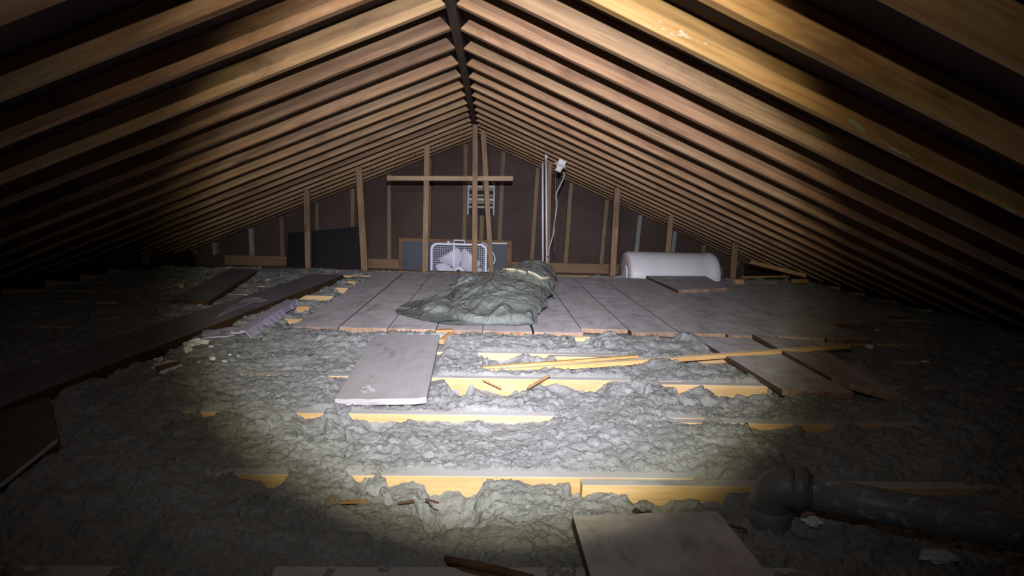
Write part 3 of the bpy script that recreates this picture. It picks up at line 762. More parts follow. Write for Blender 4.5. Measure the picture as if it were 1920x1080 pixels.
# orange trim strip and loose laths
z0, z1 = .000, .050
a = on(895, 697, z0); b_ = on(1590, 648, z1)
d = (b_-a).normalized(); sd = Vector((-d.y, d.x, 0)).normalized()
mb = MB(); prof = [(-.017, -.011), (.017, -.011), (.017, .004), (.010, .009), (.005, .006), (-.006, .011), (-.017, .009)]
vs = []; n = len(prof)
for k in range(13):
    p = a.lerp(b_, k/12); p.z += -.004*math.sin(math.pi*k/12)
    for (u, z) in prof: vs.append(p+sd*u+Vector((0, 0, z)))
fs = []; mi = []
for k in range(12):
    for j in range(n):
        fs.append((k*n+j, k*n+(j+1) % n, (k+1)*n+(j+1) % n, (k+1)*n+j)); mi.append(1 if 2 <= j <= 5 else 0)
fs += [tuple(range(n-1, -1, -1)), tuple(12*n+j for j in range(n))]; mi += [0, 0]
mb.add(vs, fs, mi)
# local x along the strip
ctr = (a+b_)/2; rz = math.atan2(d.y, d.x)
Ri = Matrix.Rotation(-rz, 3, 'Z'); mb.v = [tuple(Ri @ (Vector(p)-ctr)) for p in mb.v]
tag(mb.build('trim_strip', [M['trim'], M['trim_top']], loc=ctr, rot=(0, 0, rz), bevel=.001), 'long orange moulded trim strip lying aslant over joists and loose planks', 'trim strip')
stick('lath', on(905, 690, .012), on(1195, 668, .012), .012, .02, 'trim', 'thin yellow lath lying just behind the orange trim strip', 'lath')
stick('wood_sliver', on(990, 727, .004), on(1031, 703, .03), .006, .008, 'scrap', 'thin wood sliver leaning on the joist before the trim strip', 'sliver', bev=0)
stick('wood_sliver', on(905, 712, .008), on(940, 728, -.02), .004, .005, 'scrap', 'tiny wood sliver stuck to the bright joist face', 'sliver', bev=0)
stick('wood_sliver', on(612, 942, .004), on(690, 940, .006), .006, .007, 'scrap', 'brown wood strip half sunk in the wool at the beam edge', 'sliver', bev=0)
stick('wood_sliver', on(745, 944, .010), on(778, 938, .014), .003, .004, 'bark', 'short dark sliver right of the sunken brown strip', 'sliver', bev=0)
stick('wood_sliver', on(798, 936, .010), on(822, 943, .014), .003, .004, 'bark', 'short reddish sliver below the deep gap of the joist', 'sliver', bev=0)
# broken wood by the deck front
a = on(816, 623, .035); b_ = on(850, 622, .035); 
mb = MB(); mb.bar(a, b_, .03, .045, (0, 0, 1), seg=2); tag(mb.build('broken_wood', M['scrap'], bevel=.008), 'broken chunk of wood at the front edge of the deck', 'wood piece')
a = on(846, 626, .03); b_ = on(826, 642, .012)
mb = MB(); mb.bar(a, b_, .028, .03, (0, 0, 1), seg=2); tag(mb.build('broken_wood', M['scrap'], bevel=.007), 'pointed broken wood piece lying before the deck, right of the pale plank', 'wood piece')
# stick in the foreground
a = [on(836, 1047, .02), on(880, 1058, .03), on(930, 1068, .03), on(1000, 1085, .03)]
tag(MB().tube(smooth_path(a, 4), [.006]*3+[.008]*7+[.007]*3, 7).build('stick', M['bark'], smooth=True), 'dark brown stick lying across the nearest joist', 'stick')
MBt = MB().tube(smooth_path([on(1310, 990, .02), on(1360, 985, .02), on(1400, 994, .01)], 4), .003, 6)
tag(MBt.build('twig', M['bark'], smooth=True), 'small twig beside the nearest plank, below the pipe elbow', 'twig')

# ------------------------------------------------------------------ waste pipe with elbow
zp = .080
e0 = on(1497, 917, zp); e1 = on(1960, 1010, zp)
d = (e1-e0); d.z = 0; d.normalize()
root = empty('waste_pipe', (e0.x, e0.y, 0), 'black splashed waste pipe with an elbow turning down into the insulation', 'pipe')
Rp = .0365
ln = [Vector((0, 0, zp))+d*t for t in (-.01, .2, .4, .6, .9)]
MB().tube(ln, Rp, 32).build('pipe_run', M['pipe'], root, smooth=True)
MB().tube([Vector((0, 0, zp))+d*t for t in (-.012, -.008, .016, .019)], [Rp+.006, Rp+.012, Rp+.012, Rp+.006], 32).build('collar', M['fitting'], root, smooth=True)
MB().tube([Vector((0, 0, zp))+d*t for t in (.018, .026)], [Rp+.004, Rp+.002], 32).build('collar_ring', M['rust'], root, smooth=True)
arc = []; R0 = .046
for k in range(11):
    q = math.pi/2*k/10
    arc.append(Vector((0, 0, zp))-d*(.010+R0*math.sin(q))+Vector((0, 0, -R0*(1-math.cos(q)))))
arc += [arc[-1]+Vector((0, 0, -.02))]
MB().tube(arc, [Rp+.008]*len(arc), 32).build('elbow', M['fitting'], root, smooth=True)
ft = arc[-1]
MB().tube([ft+Vector((0, 0, .012)), ft+Vector((0, 0, .008)), ft+Vector((0, 0, -.030)), ft+Vector((0, 0, -.16))], [Rp+.008, Rp+.013, Rp+.013, Rp+.004], 32).build('lower_collar', M['fitting'], root, smooth=True)

# ------------------------------------------------------------------ left side: torn strips, crumbs, sheet
def crumple(name, poly, z, mat, label, cat, amp=.012, th=.006, seed=1, group=None):
    """a torn flat piece with waves, cut from a plan outline"""
    bm = bmesh.new(); r = random.Random(seed)
    vs = [bm.verts.new((x, y, z)) for x, y in poly]; bm.faces.new(vs)
    bmesh.ops.triangulate(bm, faces=bm.faces[:])
    bmesh.ops.subdivide_edges(bm, edges=bm.edges[:], cuts=5, use_grid_fill=True)
    for v in bm.verts:
        v.co.z += amp*(math.sin(v.co.x*31+seed)*math.cos(v.co.y*23+seed*2))+r.uniform(-amp*.3, amp*.3)
    me = bpy.data.meshes.new(name); 
    c = Vector((sum(p[0] for p in poly)/len(poly), sum(p[1] for p in poly)/len(poly), z))
    for v in bm.verts: v.co -= c
    bm.to_mesh(me); bm.free(); me.materials.append(M[mat])
    o = bpy.data.objects.new(name, me); C.objects.link(o); o.location = c
    s = o.modifiers.new('thick', 'SOLIDIFY'); s.thickness = th; s.offset = 1
    return tag(o, label, cat, group)
# folded vinyl strip: channel section with a torn edge
a, b_ = on(448, 628, .035), on(549, 566, .035)
dd = (b_-a); dd.z = 0; dd.normalize(); sd = Vector((dd.y, -dd.x, 0))
mb = MB(); r = random.Random(5); vs = []; nn = 22
for k in range(nn+1):
    p = a.lerp(b_, k/nn); tear = .058+r.uniform(-.012, .006)-(.02 if k > 14 else 0)
    for u, z in ((-.04, .0), (-.036, .016), (0, .012), (.01, .022), (.03, .02), (tear, -.016), (tear, -.022), (.03, .012), (0, .004), (-.036, .006)):
        vs.append(p+sd*u+Vector((0, 0, z)))
n = 10; fs = []
for k in range(nn):
    for j in range(n): fs.append((k*n+j, k*n+(j+1) % n, (k+1)*n+(j+1) % n, (k+1)*n+j))
fs += [tuple(range(n-1, -1, -1)), tuple(nn*n+j for j in range(n))]
mb.add(vs, fs); tag(mb.build('vinyl_strip', M['lilac']), 'lilac grey moulded strip with a torn edge beside the long dark plank', 'strip')
crumple('torn_sheet', [P(380, 640, .02), P(440, 632, .02), P(450, 622, .02), P(420, 618, .02), P(380, 628, .02)], .028, 'lilac', 'torn lilac sheet end at the near end of the moulded strip', 'sheet', .008, seed=3)
crumple('torn_sheet', [P(405, 596, .05), P(455, 575, .05), P(500, 562, .05), P(478, 559, .05), P(455, 563, .05), P(420, 583, .05)], .05, 'lilac_dull', 'dull torn sheet lying across the long dark plank', 'sheet', .006, seed=4)
def chunk(px, py, sx, sy, sz, label, seed, mat='crumb', name='white_chunk', group=None, cat='crumb', zoff=0):
    p = on(px, py, .01); bm = bmesh.new(); bmesh.ops.create_icosphere(bm, subdivisions=3, radius=1)
    r = random.Random(seed); off = (r.uniform(0, 9), r.uniform(0, 9))
    for v in bm.verts:
        c = v.co; k = 1+.22*math.sin(c.x*4.1+off[0])*math.sin(c.y*4.7+off[1])+.15*math.sin(c.z*7+off[0])*math.cos(c.x*8+off[1])+r.uniform(-.06, .06)
        v.co = Vector((c.x*sx*k, c.y*sy*k, c.z*sz*k))
    me = bpy.data.meshes.new(name); bm.to_mesh(me); bm.free(); me.materials.append(M[mat])
    o = bpy.data.objects.new(name, me); C.objects.link(o)
    o.location = (p.x, p.y, max(wool_h(p.x, p.y), -.01)+sz*.5+zoff); o.rotation_euler = (0, 0, r.uniform(0, 6))
    return tag(o, label, cat, group)
chunk(368, 648, .040, .05, .022, 'large white foam lump in front of the long dark plank', 1)
chunk(352, 662, .018, .03, .018, 'white foam lump hanging below the largest white lump', 2)
chunk(312, 694, .050, .05, .020, 'flat white foam chunk with a brown sliver across it', 3)
stick('wood_sliver', on(292, 690, .045), on(336, 680, .045), .012, .010, 'bark', 'brown sliver lying on the flat white foam chunk', 'sliver')
chunk(300, 675, .025, .03, .016, 'whitish foam lump behind the flat white chunk', 4)
for k, (x, y, s) in enumerate([(396, 657, .011), (399, 674, .014), (431, 668, .006), (420, 681, .007), (373, 686, .005), (447, 671, .004)]):
    chunk(x, y, s, s*1.2, s*.7, 'tiny white foam crumb on the wool right of the big white lump', 10+k, group='white crumbs on the wool')
for k, (x, y, s) in enumerate([(150, 722, .05), (120, 735, .04), (175, 714, .03)]):
    chunk(x, y, s*1.5, s, s*.5, ['pale fluff lump at the near end of the long dark plank', 'pale fluff lump, leftmost before the long dark plank', 'small pale fluff lump against the dark plank edge'][k], 30+k, mat='wool', name='fluff_lump', cat='fluff')
for k, (x, y, s) in enumerate([(1437, 600, .010), (1630, 648, .02), (1645, 618, .016), (1736, 678, .018), (1672, 680, .010)]):
    chunk(x, y, s, s, s*.6, 'pale crumb lying in the shade among the boards and wool at right', 50+k, group='pale crumbs at the right')
# fluff lying on planks
chunk(689, 739, .026, .03, .024, 'tuft of grey wool lying on the front end of the pale plank', 61, 'wool', 'wool_tuft', cat='wool tuft', zoff=.015)
chunk(1206, 967, .022, .018, .008, 'flat wool tuft lying on the far end of the nearest plank', 62, 'wool', 'wool_tuft', cat='wool tuft', zoff=.04)
chunk(1520, 968, .022, .03, .008, 'pale lime splash lump below the pipe collar', 63, 'crumb', 'lime_lump', cat='crumb')
chunk(1762, 1040, .02, .04, .008, 'pale lime lump in the shade below the pipe run', 64, 'crumb', 'lime_lump', cat='crumb')
# sheet in the near left corner
plank('hardboard_sheet', [(-1.60, 1.12), (P(0, 888, .06)[0]+.02, P(0, 888, .06)[1]-.02), P(106, 815, .06), P(92, 738, .06)], .035, .012, 'grey hardboard sheet with a pale edge in the near left corner', 'sheet', slot_side=1, mats=('sheetgrey', 'sheet_edge'), seed=71, jag=.003)

# ------------------------------------------------------------------ sack
SACK_X0, SACK_Y0, SACK_STEP = -0.44422, 3.31657, 0.01750
# rows of the sheet before it was crumpled: row, then from-to columns
SACK_ROWS = [(1, 17, 28), (2, 16, 38), (3, 14, 40), (4, 14, 41), (5, 12, 41), (6, 12, 41), (7, 10, 41), (8, 10, 42), (9, 9, 42), (10, 8, 43), (11, 7, 42), (12, 6, 43), (13, 5, 43), (14, 5, 43), (15, 3, 43), (16, 3, 44), (17, 2, 44), (18, 2, 44), (19, 1, 44), (20, 1, 45), (21, 0, 44), (22, 1, 45), (23, 0, 45), (24, 1, 45), (25, 0, 45), (26, 1, 46), (27, 0, 45), (28, 1, 46), (29, 0, 46), (30, 1, 46), (31, 0, 46), (32, 1, 47), (33, 0, 46), (34, 1, 47), (35, 1, 47), (36, 1, 47), (37, 1, 47), (38, 2, 48), (39, 2, 47), (40, 2, 48), (41, 2, 48), (42, 3, 48), (43, 3, 48), (44, 4, 49), (45, 4, 49), (46, 5, 49), (47, 6, 49), (48, 7, 50), (49, 7, 49), (50, 8, 50), (51, 8, 50), (52, 9, 50), (53, 9, 50), (54, 10, 51), (55, 10, 50), (56, 11, 51), (57, 11, 51), (58, 11, 51), (59, 11, 51), (60, 12, 52), (61, 12, 52), (62, 13, 52), (63, 12, 52), (64, 13, 53), (65, 13, 52), (66, 13, 53), (67, 13, 53), (68, 13, 53), (69, 13, 53), (70, 13, 54), (71, 13, 53), (72, 13, 54), (73, 12, 54), (74, 13, 54), (75, 12, 54), (76, 12, 55), (77, 12, 54), (78, 12, 55), (79, 12, 55), (80, 12, 55), (81, 12, 55), (82, 12, 56), (83, 12, 55), (84, 12, 56), (85, 12, 55), (86, 12, 56), (87, 12, 55), (88, 13, 56), (89, 12, 55), (90, 13, 56), (91, 12, 55), (92, 13, 55), (93, 13, 55), (94, 13, 55), (95, 13, 55)]
# where each point came to rest: millimetres aside, along and up from its place in the flat sheet
SACK_OFF = [
-85,-135,10,-82,-139,10,-77,-144,10,-79,-142,10,-74,-145,10,-65,-143,10,-64,-143,10,-63,-143,10,-60,-139,10,-59,-138,10,-56,-139,10,-53,-135,10,-87,-136,10,-84,-140,10,-79,-129,10,-76,-129,10,-77,-130,10,-74,-129,10,-68,-136,10,-71,-135,10,
-62,-133,10,-62,-134,10,-61,-134,10,-60,-132,10,-55,-130,10,-50,-140,10,-47,-138,10,-47,-139,11,-43,-135,12,-40,-136,11,-40,-138,10,-36,-138,11,-38,-140,10,-30,-137,10,-34,-137,10,-89,-132,9,-93,-133,10,-81,-133,10,-81,-134,10,-78,-131,10,
-74,-126,10,-74,-126,10,-73,-134,10,-69,-134,10,-69,-131,10,-64,-133,10,-66,-128,10,-61,-127,10,-54,-132,10,-55,-131,10,-51,-130,10,-49,-130,10,-44,-131,12,-45,-128,20,-44,-133,10,-36,-132,10,-37,-137,11,-35,-133,11,-36,-133,12,-27,-146,12,
-24,-142,14,-25,-136,9,-92,-130,10,-92,-131,10,-84,-124,10,-85,-128,10,-80,-129,10,-79,-129,10,-77,-127,10,-75,-129,10,-68,-132,10,-68,-126,10,-67,-131,10,-61,-131,10,-63,-129,10,-57,-132,10,-57,-130,24,-50,-128,37,-48,-131,39,-49,-126,45,
-43,-128,44,-45,-131,41,-41,-130,39,-36,-125,40,-38,-130,27,-30,-131,10,-28,-134,11,-31,-135,13,-23,-136,15,-23,-136,12,-95,-127,10,-93,-135,10,-93,-122,10,-83,-122,10,-85,-122,10,-78,-128,10,-77,-123,10,-75,-126,10,-76,-127,10,-74,-129,10,
-69,-128,10,-64,-130,10,-61,-125,10,-58,-123,30,-56,-125,40,-60,-123,46,-56,-126,49,-50,-123,53,-49,-118,54,-46,-122,47,-47,-117,51,-43,-119,54,-41,-126,51,-37,-121,51,-38,-122,47,-29,-124,37,-26,-135,10,-24,-129,11,-27,-134,14,-21,-134,10,
-99,-128,10,-90,-127,10,-94,-126,10,-91,-127,10,-81,-121,10,-86,-123,10,-82,-125,10,-79,-122,10,-75,-125,10,-75,-125,10,-73,-123,10,-66,-125,10,-69,-127,10,-63,-122,39,-56,-122,47,-53,-118,50,-53,-119,46,-50,-116,49,-50,-116,58,-48,-119,56,
-45,-113,51,-47,-117,53,-42,-115,60,-36,-121,58,-33,-118,57,-36,-122,53,-34,-120,49,-27,-121,38,-21,-129,10,-11,-134,12,-103,-121,10,-105,-129,10,-92,-125,10,-95,-124,10,-86,-124,10,-90,-119,10,-87,-119,10,-80,-119,10,-75,-121,10,-74,-125,10,
-72,-122,10,-70,-125,10,-67,-118,11,-69,-122,30,-62,-117,50,-61,-120,51,-57,-114,51,-50,-114,49,-51,-114,47,-49,-114,52,-52,-114,62,-43,-113,56,-42,-115,55,-41,-111,60,-39,-115,65,-38,-115,64,-32,-120,60,-36,-116,58,-26,-120,51,-28,-119,44,
-26,-126,30,-12,-132,12,-104,-124,10,-96,-115,10,-97,-117,10,-93,-116,10,-89,-121,10,-90,-123,10,-85,-120,10,-85,-120,10,-82,-117,10,-81,-115,10,-75,-119,11,-73,-117,10,-67,-118,29,-66,-116,45,-59,-117,54,-57,-109,50,-56,-114,47,-55,-108,47,
-48,-105,47,-45,-112,51,-49,-112,56,-49,-109,67,-42,-105,61,-45,-106,61,-43,-112,66,-37,-116,67,-41,-110,61,-37,-115,57,-32,-113,57,-33,-118,56,-28,-117,45,-29,-117,32,-8,-131,10,-106,-124,10,-100,-115,10,-99,-114,10,-90,-120,10,-88,-118,10,
-87,-115,10,-88,-116,10,-83,-115,10,-83,-115,10,-75,-116,11,-76,-120,11,-74,-119,10,-69,-115,38,-66,-117,48,-60,-111,55,-61,-108,59,-54,-113,54,-50,-110,48,-52,-104,49,-47,-106,51,-45,-107,55,-49,-110,65,-49,-106,71,-42,-106,64,-40,-109,68,
-42,-110,72,-37,-113,62,-37,-112,59,-33,-112,55,-33,-113,54,-28,-111,57,-30,-110,45,-30,-116,31,-10,-132,10,-105,-115,10,-111,-122,10,-100,-112,10,-95,-113,10,-94,-117,10,-93,-117,10,-90,-114,10,-90,-117,10,-83,-119,10,-80,-112,10,-77,-116,12,
-77,-115,13,-74,-111,10,-69,-115,41,-61,-110,48,-58,-107,47,-60,-106,52,-54,-108,63,-54,-105,55,-54,-103,51,-53,-103,52,-45,-104,55,-44,-100,61,-44,-108,74,-43,-103,71,-46,-105,70,-44,-110,76,-41,-103,67,-40,-103,63,-35,-110,58,-31,-107,55,
-27,-108,54,-25,-113,56,-23,-108,46,-24,-112,28,-18,-117,15,-110,-117,10,-106,-115,12,-103,-112,10,-97,-112,11,-97,-111,10,-95,-113,10,-89,-113,10,-91,-109,10,-84,-114,10,-85,-113,10,-81,-115,12,-83,-115,13,-74,-116,10,-72,-114,42,-67,-110,45,
-60,-109,44,-60,-109,47,-58,-105,60,-57,-109,64,-53,-102,55,-48,-104,54,-48,-101,56,-49,-97,59,-46,-105,65,-46,-106,79,-43,-103,76,-46,-108,80,-40,-105,70,-38,-104,65,-34,-106,61,-37,-107,58,-30,-105,55,-30,-110,54,-24,-105,58,-24,-114,45,
-20,-116,23,-110,-111,10,-115,-113,10,-101,-112,14,-98,-110,13,-97,-107,10,-93,-114,11,-96,-110,10,-89,-114,10,-91,-108,10,-90,-111,10,-86,-109,10,-79,-113,13,-78,-109,12,-73,-109,27,-65,-109,47,-65,-107,40,-56,-104,41,-57,-106,45,-52,-102,56,
-53,-103,68,-54,-103,61,-49,-102,57,-49,-96,58,-45,-101,59,-46,-96,65,-42,-97,74,-42,-103,85,-39,-100,85,-44,-102,76,-44,-102,71,-35,-105,65,-36,-105,62,-37,-101,60,-33,-107,56,-31,-104,55,-23,-111,57,-25,-104,49,-21,-108,25,-113,-107,10,
-106,-105,10,-104,-110,11,-105,-111,15,-98,-111,10,-102,-105,12,-98,-105,11,-97,-109,10,-93,-106,10,-88,-107,10,-84,-106,11,-85,-108,11,-82,-112,14,-73,-106,28,-67,-108,47,-63,-103,46,-57,-104,39,-57,-100,43,-56,-99,49,-53,-100,64,-52,-99,72,
-54,-98,64,-46,-97,61,-48,-99,61,-47,-99,63,-42,-96,75,-41,-95,84,-43,-97,91,-43,-100,81,-38,-96,76,-36,-99,71,-35,-100,67,-30,-97,65,-34,-97,62,-32,-105,58,-24,-105,57,-22,-105,59,-25,-104,48,-22,-106,25,-116,-107,10,-106,-106,11,
-108,-107,10,-104,-109,12,-104,-104,16,-98,-102,10,-93,-103,13,-96,-109,13,-94,-107,13,-89,-106,13,-88,-104,13,-86,-107,13,-79,-104,13,-82,-109,10,-69,-107,46,-67,-101,49,-60,-102,41,-60,-100,41,-51,-98,48,-49,-95,59,-50,-101,71,-54,-101,74,
-51,-96,66,-52,-94,66,-49,-96,69,-46,-92,71,-43,-98,76,-45,-98,82,-40,-98,93,-38,-95,83,-42,-100,78,-35,-95,75,-35,-96,74,-32,-101,68,-33,-103,64,-26,-97,61,-20,-103,63,-19,-100,58,-13,-104,32,-115,-102,10,-119,-109,10,-106,-98,10,
-105,-104,12,-105,-104,10,-99,-104,15,-96,-107,15,-99,-104,10,-96,-101,12,-91,-101,10,-90,-108,10,-88,-104,10,-86,-107,10,-82,-101,12,-84,-103,10,-74,-101,45,-61,-94,49,-60,-99,42,-54,-98,42,-55,-92,46,-53,-97,51,-48,-91,65,-55,-96,75,
-52,-98,76,-52,-88,71,-51,-95,74,-48,-96,74,-43,-93,81,-38,-94,83,-38,-100,89,-41,-94,97,-43,-97,86,-38,-97,81,-35,-100,79,-34,-94,79,-33,-95,75,-30,-95,71,-23,-98,64,-25,-105,65,-17,-105,54,-16,-100,35,-114,-105,10,-107,-99,10,
-110,-103,10,-107,-97,10,-106,-104,12,-105,-105,10,-101,-99,14,-101,-105,17,-93,-98,10,-90,-104,12,-93,-99,10,-90,-101,12,-89,-107,13,-86,-101,10,-80,-102,10,-75,-99,44,-68,-97,52,-60,-97,43,-58,-90,43,-52,-95,46,-48,-90,52,-53,-94,56,
-54,-96,68,-48,-94,82,-48,-94,75,-52,-88,76,-44,-89,84,-43,-92,83,-40,-97,87,-40,-94,88,-43,-94,96,-39,-96,98,-39,-95,88,-36,-94,87,-29,-93,85,-27,-94,81,-29,-93,78,-27,-100,72,-22,-96,68,-20,-99,67,-19,-96,56,-16,-100,34,
-119,-96,10,-108,-97,10,-110,-96,10,-110,-98,10,-102,-97,10,-106,-96,12,-101,-96,10,-99,-103,13,-96,-98,18,-96,-97,10,-91,-101,10,-92,-100,11,-89,-102,12,-85,-98,14,-83,-103,10,-79,-99,37,-69,-99,53,-68,-95,48,-62,-96,44,-56,-87,46,
-53,-88,50,-49,-88,58,-46,-91,65,-48,-94,74,-48,-93,86,-50,-86,81,-49,-92,82,-43,-90,89,-47,-94,88,-43,-96,93,-37,-95,95,-40,-95,102,-36,-95,99,-35,-91,92,-34,-97,90,-27,-93,88,-31,-96,84,-23,-92,81,-27,-100,74,-20,-98,72,
-14,-96,63,-18,-99,52,-16,-94,35,-121,-97,10,-116,-93,10,-114,-91,10,-107,-95,10,-108,-98,10,-103,-94,10,-100,-99,12,-94,-97,10,-95,-101,12,-96,-96,19,-97,-98,10,-91,-100,13,-87,-95,14,-84,-97,15,-87,-102,15,-72,-97,29,-75,-92,52,
-68,-90,55,-58,-93,46,-54,-89,47,-57,-91,48,-57,-89,57,-52,-86,64,-47,-92,71,-52,-90,82,-53,-92,90,-50,-86,86,-48,-92,90,-47,-90,94,-41,-92,94,-39,-94,101,-37,-90,103,-39,-91,107,-36,-91,100,-32,-91,96,-32,-96,92,-26,-91,91,
-26,-93,86,-25,-91,84,-19,-97,77,-15,-92,71,-16,-92,64,-9,-100,42,-119,-94,10,-111,-91,10,-114,-92,10,-105,-93,10,-105,-91,10,-104,-95,10,-100,-93,10,-101,-99,12,-94,-96,10,-98,-94,20,-92,-96,14,-89,-94,12,-89,-98,16,-92,-95,17,
-84,-98,16,-75,-94,21,-76,-92,46,-68,-92,57,-67,-89,52,-61,-85,49,-59,-87,49,-56,-87,56,-53,-91,67,-55,-87,70,-52,-87,77,-54,-91,89,-49,-84,95,-44,-86,92,-46,-91,96,-45,-89,97,-38,-92,102,-36,-91,109,-38,-93,110,-32,-93,107,
-32,-91,104,-33,-93,101,-25,-89,96,-25,-89,91,-27,-90,89,-19,-95,82,-19,-90,78,-17,-92,71,-16,-93,62,-9,-96,44,-120,-87,10,-112,-89,10,-110,-91,10,-106,-93,10,-106,-91,10,-105,-96,10,-104,-92,10,-101,-91,10,-96,-91,11,-92,-93,15,
-96,-100,23,-92,-97,26,-88,-97,16,-92,-91,13,-85,-96,10,-83,-99,10,-75,-90,42,-70,-92,54,-69,-87,58,-58,-88,51,-62,-88,50,-53,-85,57,-55,-81,66,-53,-88,75,-49,-89,78,-51,-83,84,-54,-90,95,-48,-86,94,-43,-89,99,-42,-87,99,
-40,-87,104,-40,-90,110,-41,-89,112,-34,-90,107,-37,-90,105,-35,-90,102,-29,-89,99,-26,-91,96,-29,-94,95,-24,-93,91,-19,-93,86,-15,-91,77,-12,-91,68,-11,-93,57,-9,-97,44,-116,-86,9,-117,-83,10,-111,-86,10,-110,-91,10,-103,-92,10,
-105,-86,10,-105,-90,10,-100,-93,10,-94,-93,11,-99,-93,15,-97,-92,18,-88,-93,22,-95,-96,33,-88,-93,33,-85,-94,32,-83,-90,32,-81,-87,30,-77,-85,48,-70,-91,52,-61,-85,60,-57,-86,61,-55,-86,55,-55,-83,66,-51,-88,75,-58,-83,83,
-48,-84,87,-48,-83,92,-51,-85,102,-47,-87,98,-47,-82,101,-46,-85,107,-44,-87,111,-38,-85,115,-34,-87,111,-37,-88,109,-36,-89,107,-29,-87,107,-30,-91,103,-28,-91,102,-24,-89,94,-19,-87,90,-20,-90,89,-19,-88,81,-9,-92,66,1,-95,49,
-123,-87,10,-115,-84,10,-109,-84,10,-111,-84,10,-105,-88,10,-103,-88,10,-103,-89,10,-97,-88,11,-93,-93,15,-90,-89,16,-89,-87,33,-92,-87,40,-83,-92,41,-82,-85,43,-82,-85,41,-75,-88,34,-80,-90,43,-66,-86,50,-66,-85,51,-57,-86,57,
-63,-80,65,-57,-82,62,-53,-84,76,-59,-80,83,-56,-85,90,-49,-85,95,-47,-83,99,-51,-85,106,-46,-82,105,-45,-82,107,-44,-81,114,-37,-82,115,-36,-88,116,-38,-88,115,-36,-82,115,-27,-84,114,-28,-89,108,-26,-90,107,-21,-87,101,-25,-81,96,
-23,-82,92,-18,-86,91,-17,-85,82,-9,-91,65,1,-90,47,-120,-85,10,-112,-86,10,-108,-85,10,-111,-85,10,-109,-86,10,-103,-86,10,-102,-88,10,-98,-85,12,-96,-85,14,-94,-92,15,-94,-85,35,-88,-87,39,-85,-83,47,-84,-87,47,-82,-90,46,
-79,-84,37,-78,-86,42,-72,-83,44,-69,-79,48,-66,-79,53,-62,-79,59,-60,-85,69,-55,-77,70,-53,-78,81,-52,-85,92,-55,-84,96,-50,-81,102,-48,-78,107,-44,-80,111,-43,-81,113,-47,-78,114,-45,-86,111,-36,-85,110,-35,-88,110,-36,-83,110,
-35,-85,110,-26,-87,114,-25,-82,110,-23,-82,110,-22,-87,100,-24,-83,96,-14,-87,95,-14,-89,89,-8,-87,76,-5,-86,61,0,-87,46,-122,-78,10,-113,-83,10,-111,-78,10,-107,-83,10,-104,-81,12,-103,-85,12,-97,-82,12,-98,-88,13,-91,-83,25,
-92,-86,38,-85,-84,44,-89,-86,47,-85,-82,51,-82,-79,48,-77,-83,46,-76,-81,39,-74,-83,41,-70,-82,49,-62,-83,54,-59,-81,60,-56,-83,68,-58,-80,76,-53,-80,77,-59,-82,88,-54,-79,91,-56,-82,95,-53,-76,99,-49,-78,105,-48,-78,110,
-42,-78,109,-46,-81,109,-40,-85,110,-35,-83,111,-36,-81,113,-31,-83,112,-27,-83,109,-29,-86,114,-25,-83,113,-23,-83,110,-25,-85,104,-23,-84,96,-13,-83,97,-16,-82,89,-7,-88,74,8,-90,47,-117,-81,10,-113,-80,10,-106,-77,11,-106,-83,12,
-105,-79,12,-106,-78,10,-97,-79,10,-96,-82,11,-91,-84,24,-95,-86,37,-92,-79,40,-89,-78,43,-84,-77,48,-79,-79,53,-76,-84,50,-79,-81,46,-76,-78,41,-70,-78,48,-65,-77,54,-66,-78,59,-60,-75,68,-62,-79,76,-57,-79,75,-55,-81,88,
-55,-77,89,-57,-77,96,-52,-74,100,-46,-76,103,-44,-73,107,-47,-73,109,-39,-72,113,-38,-78,114,-40,-78,119,-39,-76,114,-33,-76,113,-32,-81,112,-25,-79,110,-27,-79,114,-24,-79,114,-21,-81,110,-17,-76,102,-16,-82,99,-16,-80,100,-8,-81,86,
-9,-81,75,7,-86,41,-123,-76,10,-109,-75,10,-104,-81,10,-104,-75,10,-101,-78,10,-98,-84,12,-96,-79,10,-95,-82,18,-93,-83,38,-91,-82,45,-84,-76,48,-86,-77,53,-84,-78,54,-83,-75,53,-77,-76,45,-80,-75,42,-79,-78,47,-72,-82,54,
-70,-75,63,-65,-79,70,-61,-78,76,-57,-76,79,-61,-71,79,-61,-77,90,-52,-78,93,-53,-72,103,-50,-76,108,-46,-73,114,-46,-74,117,-45,-77,120,-38,-73,126,-43,-79,124,-40,-73,119,-37,-78,117,-31,-78,113,-26,-77,112,-24,-75,112,-27,-75,114,
-23,-80,114,-24,-76,112,-18,-79,104,-12,-82,103,-12,-83,96,-10,-77,86,-3,-84,67,7,-82,36,-119,-70,11,-114,-71,11,-107,-72,11,-107,-79,10,-106,-75,11,-105,-81,14,-97,-75,10,-94,-75,18,-95,-75,37,-91,-77,46,-90,-82,50,-90,-80,54,
-84,-80,52,-78,-76,51,-77,-73,51,-80,-72,43,-73,-78,48,-77,-74,51,-69,-74,63,-70,-76,71,-69,-78,71,-63,-72,74,-63,-70,78,-61,-69,88,-56,-69,91,-48,-68,99,-51,-70,109,-50,-69,114,-49,-69,114,-43,-76,118,-38,-75,123,-44,-76,128,
-43,-75,124,-35,-68,123,-33,-70,120,-29,-72,120,-30,-76,117,-29,-74,114,-26,-74,114,-22,-75,115,-19,-75,110,-19,-79,109,-12,-80,102,-8,-74,94,-7,-75,82,10,-78,44,-121,-72,20,-107,-78,19,-106,-75,19,-104,-74,18,-98,-73,17,-98,-79,11,
-96,-75,10,-92,-80,33,-96,-72,43,-92,-74,50,-87,-76,55,-86,-75,57,-79,-74,54,-78,-76,54,-78,-73,45,-76,-71,48,-79,-70,49,-74,-76,60,-72,-78,69,-72,-72,76,-65,-72,83,-65,-75,78,-59,-70,87,-52,-71,91,-49,-68,97,-50,-66,102,
